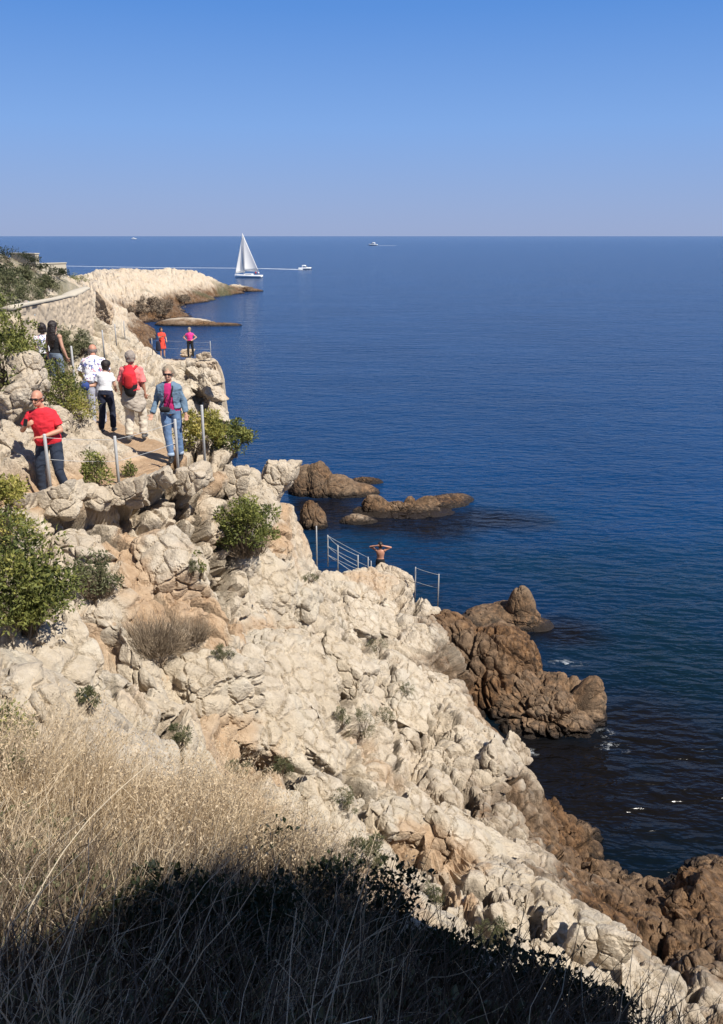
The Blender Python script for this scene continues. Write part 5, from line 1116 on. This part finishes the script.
# dark haired woman and the ones with her
Jd = std(eb=(-.0 + .24, .02, 1.12), wb=(.22, -.12, .90))
build_person('woman with long dark hair in a black sleeveless top seen from behind', place(60, 394, 20.6), math.pi - .35, std(), [('trousers', cloth('grey_jeans', (.16, .20, .25)), {}), ('top', M_BLACK, dict(infl=.012, sleeve=0, z0=-.02)), ('shoe', M_BOOT, {})], 1.0, .012, fem=1, bulk=.95, hair='long', hair_mat=M_HAIR_DARK)
build_person('dark haired person in white and blue top left of the black topped woman', place(49, 392, 21.2), math.pi + .3, std(), [('trousers', M_NAVYC, {}), ('shirt', M_FLORAL, dict(infl=.02, sleeve=.6)), ('shoe', M_BOOT, {})], .97, .013, fem=1, bulk=.95, hair='bob', hair_mat=M_HAIR_DARK)
pb = build_person('distant walker in pale blue with a light sun hat below the curved wall', place(32, 352, 30), math.pi, std(), [('trousers', M_NAVYC, {}), ('shirt', M_PALEBLUE, dict(infl=.02, sleeve=.6)), ('shoe', M_BOOT, {})], 1.0, .014, hair='short', hair_mat=M_HAIR_GREY)
q = MB(); hc = V_((0, -.01, 1.585)); q.ell(hc + V_((0, 0, .06)), (.10, .115, .085)); q.ell(hc + V_((0, 0, .045)), (.17, .18, .015)); q.build('hat', M_PALEBLUE, pb)
# far terrace
Jp = std(sa=(-.17, 0, 1.37), sb=(.17, 0, 1.37), ea=(-.40, .04, 1.16), eb=(.40, .04, 1.16), wa=(-.20, -.10, 1.02), wb=(.20, -.10, 1.02), fa=(-.14, 0, .085), fb=(.14, 0, .085), ka=(-.13, -.02, .48), kb=(.13, -.02, .48), hda=(.1, -.05, -.03), hdb=(-.1, -.05, -.03))
def onto(px, py, Y):
    p = at(px, py, Y); i = np.argmin((Pd[:, 0] - p[0]) ** 2 + (Pd[:, 1] - p[1]) ** 2); print('ground', px, py, 'want', round(p[2], 2), 'have', Pd[i, 2]); return p
build_person('woman in pink top with hands on hips standing on the far terrace', onto(191, 357.5, 50), 0, Jp, [('trousers', M_BLACK, {}), ('shirt', M_PINK, dict(infl=.014, sleeve=.35)), ('shoe', M_BLACK, {})], .99, .016, group='visitors on the far terrace', fem=1, hair='short', hair_mat=M_HAIR_BLOND)
Jo = std(ea=(-.20, -.10, 1.15), wa=(-.04, -.28, 1.25), eb=(.26, -.04, 1.12), wb=(.22, -.22, 1.0))
build_person('dark haired visitor in orange red dress standing on the far terrace', onto(163, 357.5, 50), .5, Jo, [('dress', M_ORANGE, dict(infl=.018, sleeve=.6)), ('shoe', M_BOOT, {})], .99, .016, group='visitors on the far terrace', fem=1, hair='bob', hair_mat=M_HAIR_DARK)
lo = at(158.5, 349, 49.8); q = MB(); q.tube([(0, 0, 0), (0, 0, .35)], [(.15, .09), (.12, .07)], 12, round_=True); o = q.build('shoulder_bag', M_NAVYC); o.location = V_(lo); tag(o, 'navy shoulder bag beside the visitor in the orange red dress', 'bag')
# bather with arms behind the head, back to the viewer
Jb = std(ea=(-.42, -.02, 1.50), eb=(.42, -.02, 1.50), wa=(-.14, .10, 1.60), wb=(.14, .10, 1.60), hda=(.1, .02, .02), hdb=(-.1, .02, .02), hna=(0, -1, 0), hnb=(0, -1, 0), sa=(-.19, 0, 1.40), sb=(.19, 0, 1.40))
pb_ = at(380.5, 545, 32.5); build_person('shirtless bather with both hands behind his head, back turned, by the water', (pb_[0], pb_[1], pb_[2] - 1.66), math.pi - .1, Jb, [('shorts', M_BLACK, dict(leg=.6))], 1.04, .013, M_SKIN_RED, group='bather by the water', hair='short', hair_mat=M_HAIR_DARK)
# two sailors aboard the yacht
Y0 = V_(P3(248.5, 277.8))
for k, (dx, lb, mt) in enumerate(((2.6, 'sailor in red sitting in the cockpit of the yacht', M_REDC), (3.6, 'sailor in white at the stern of the yacht', M_WHITEC))):
    build_person(lb, (Y0.x + dx, Y0.y - .2, .55), .4, std(ka=(-.1, -.42, .86), kb=(.1, -.42, .86), fa=(-.1, -.42, .45), fb=(.1, -.42, .45)), [('shirt', mt, dict(infl=.02, sleeve=1.5)), ('shorts', M_NAVYC, dict(leg=.8))], 1, .025, group='sailors aboard the yacht', hair='short', hair_mat=M_HAIR_DARK, hands=False)
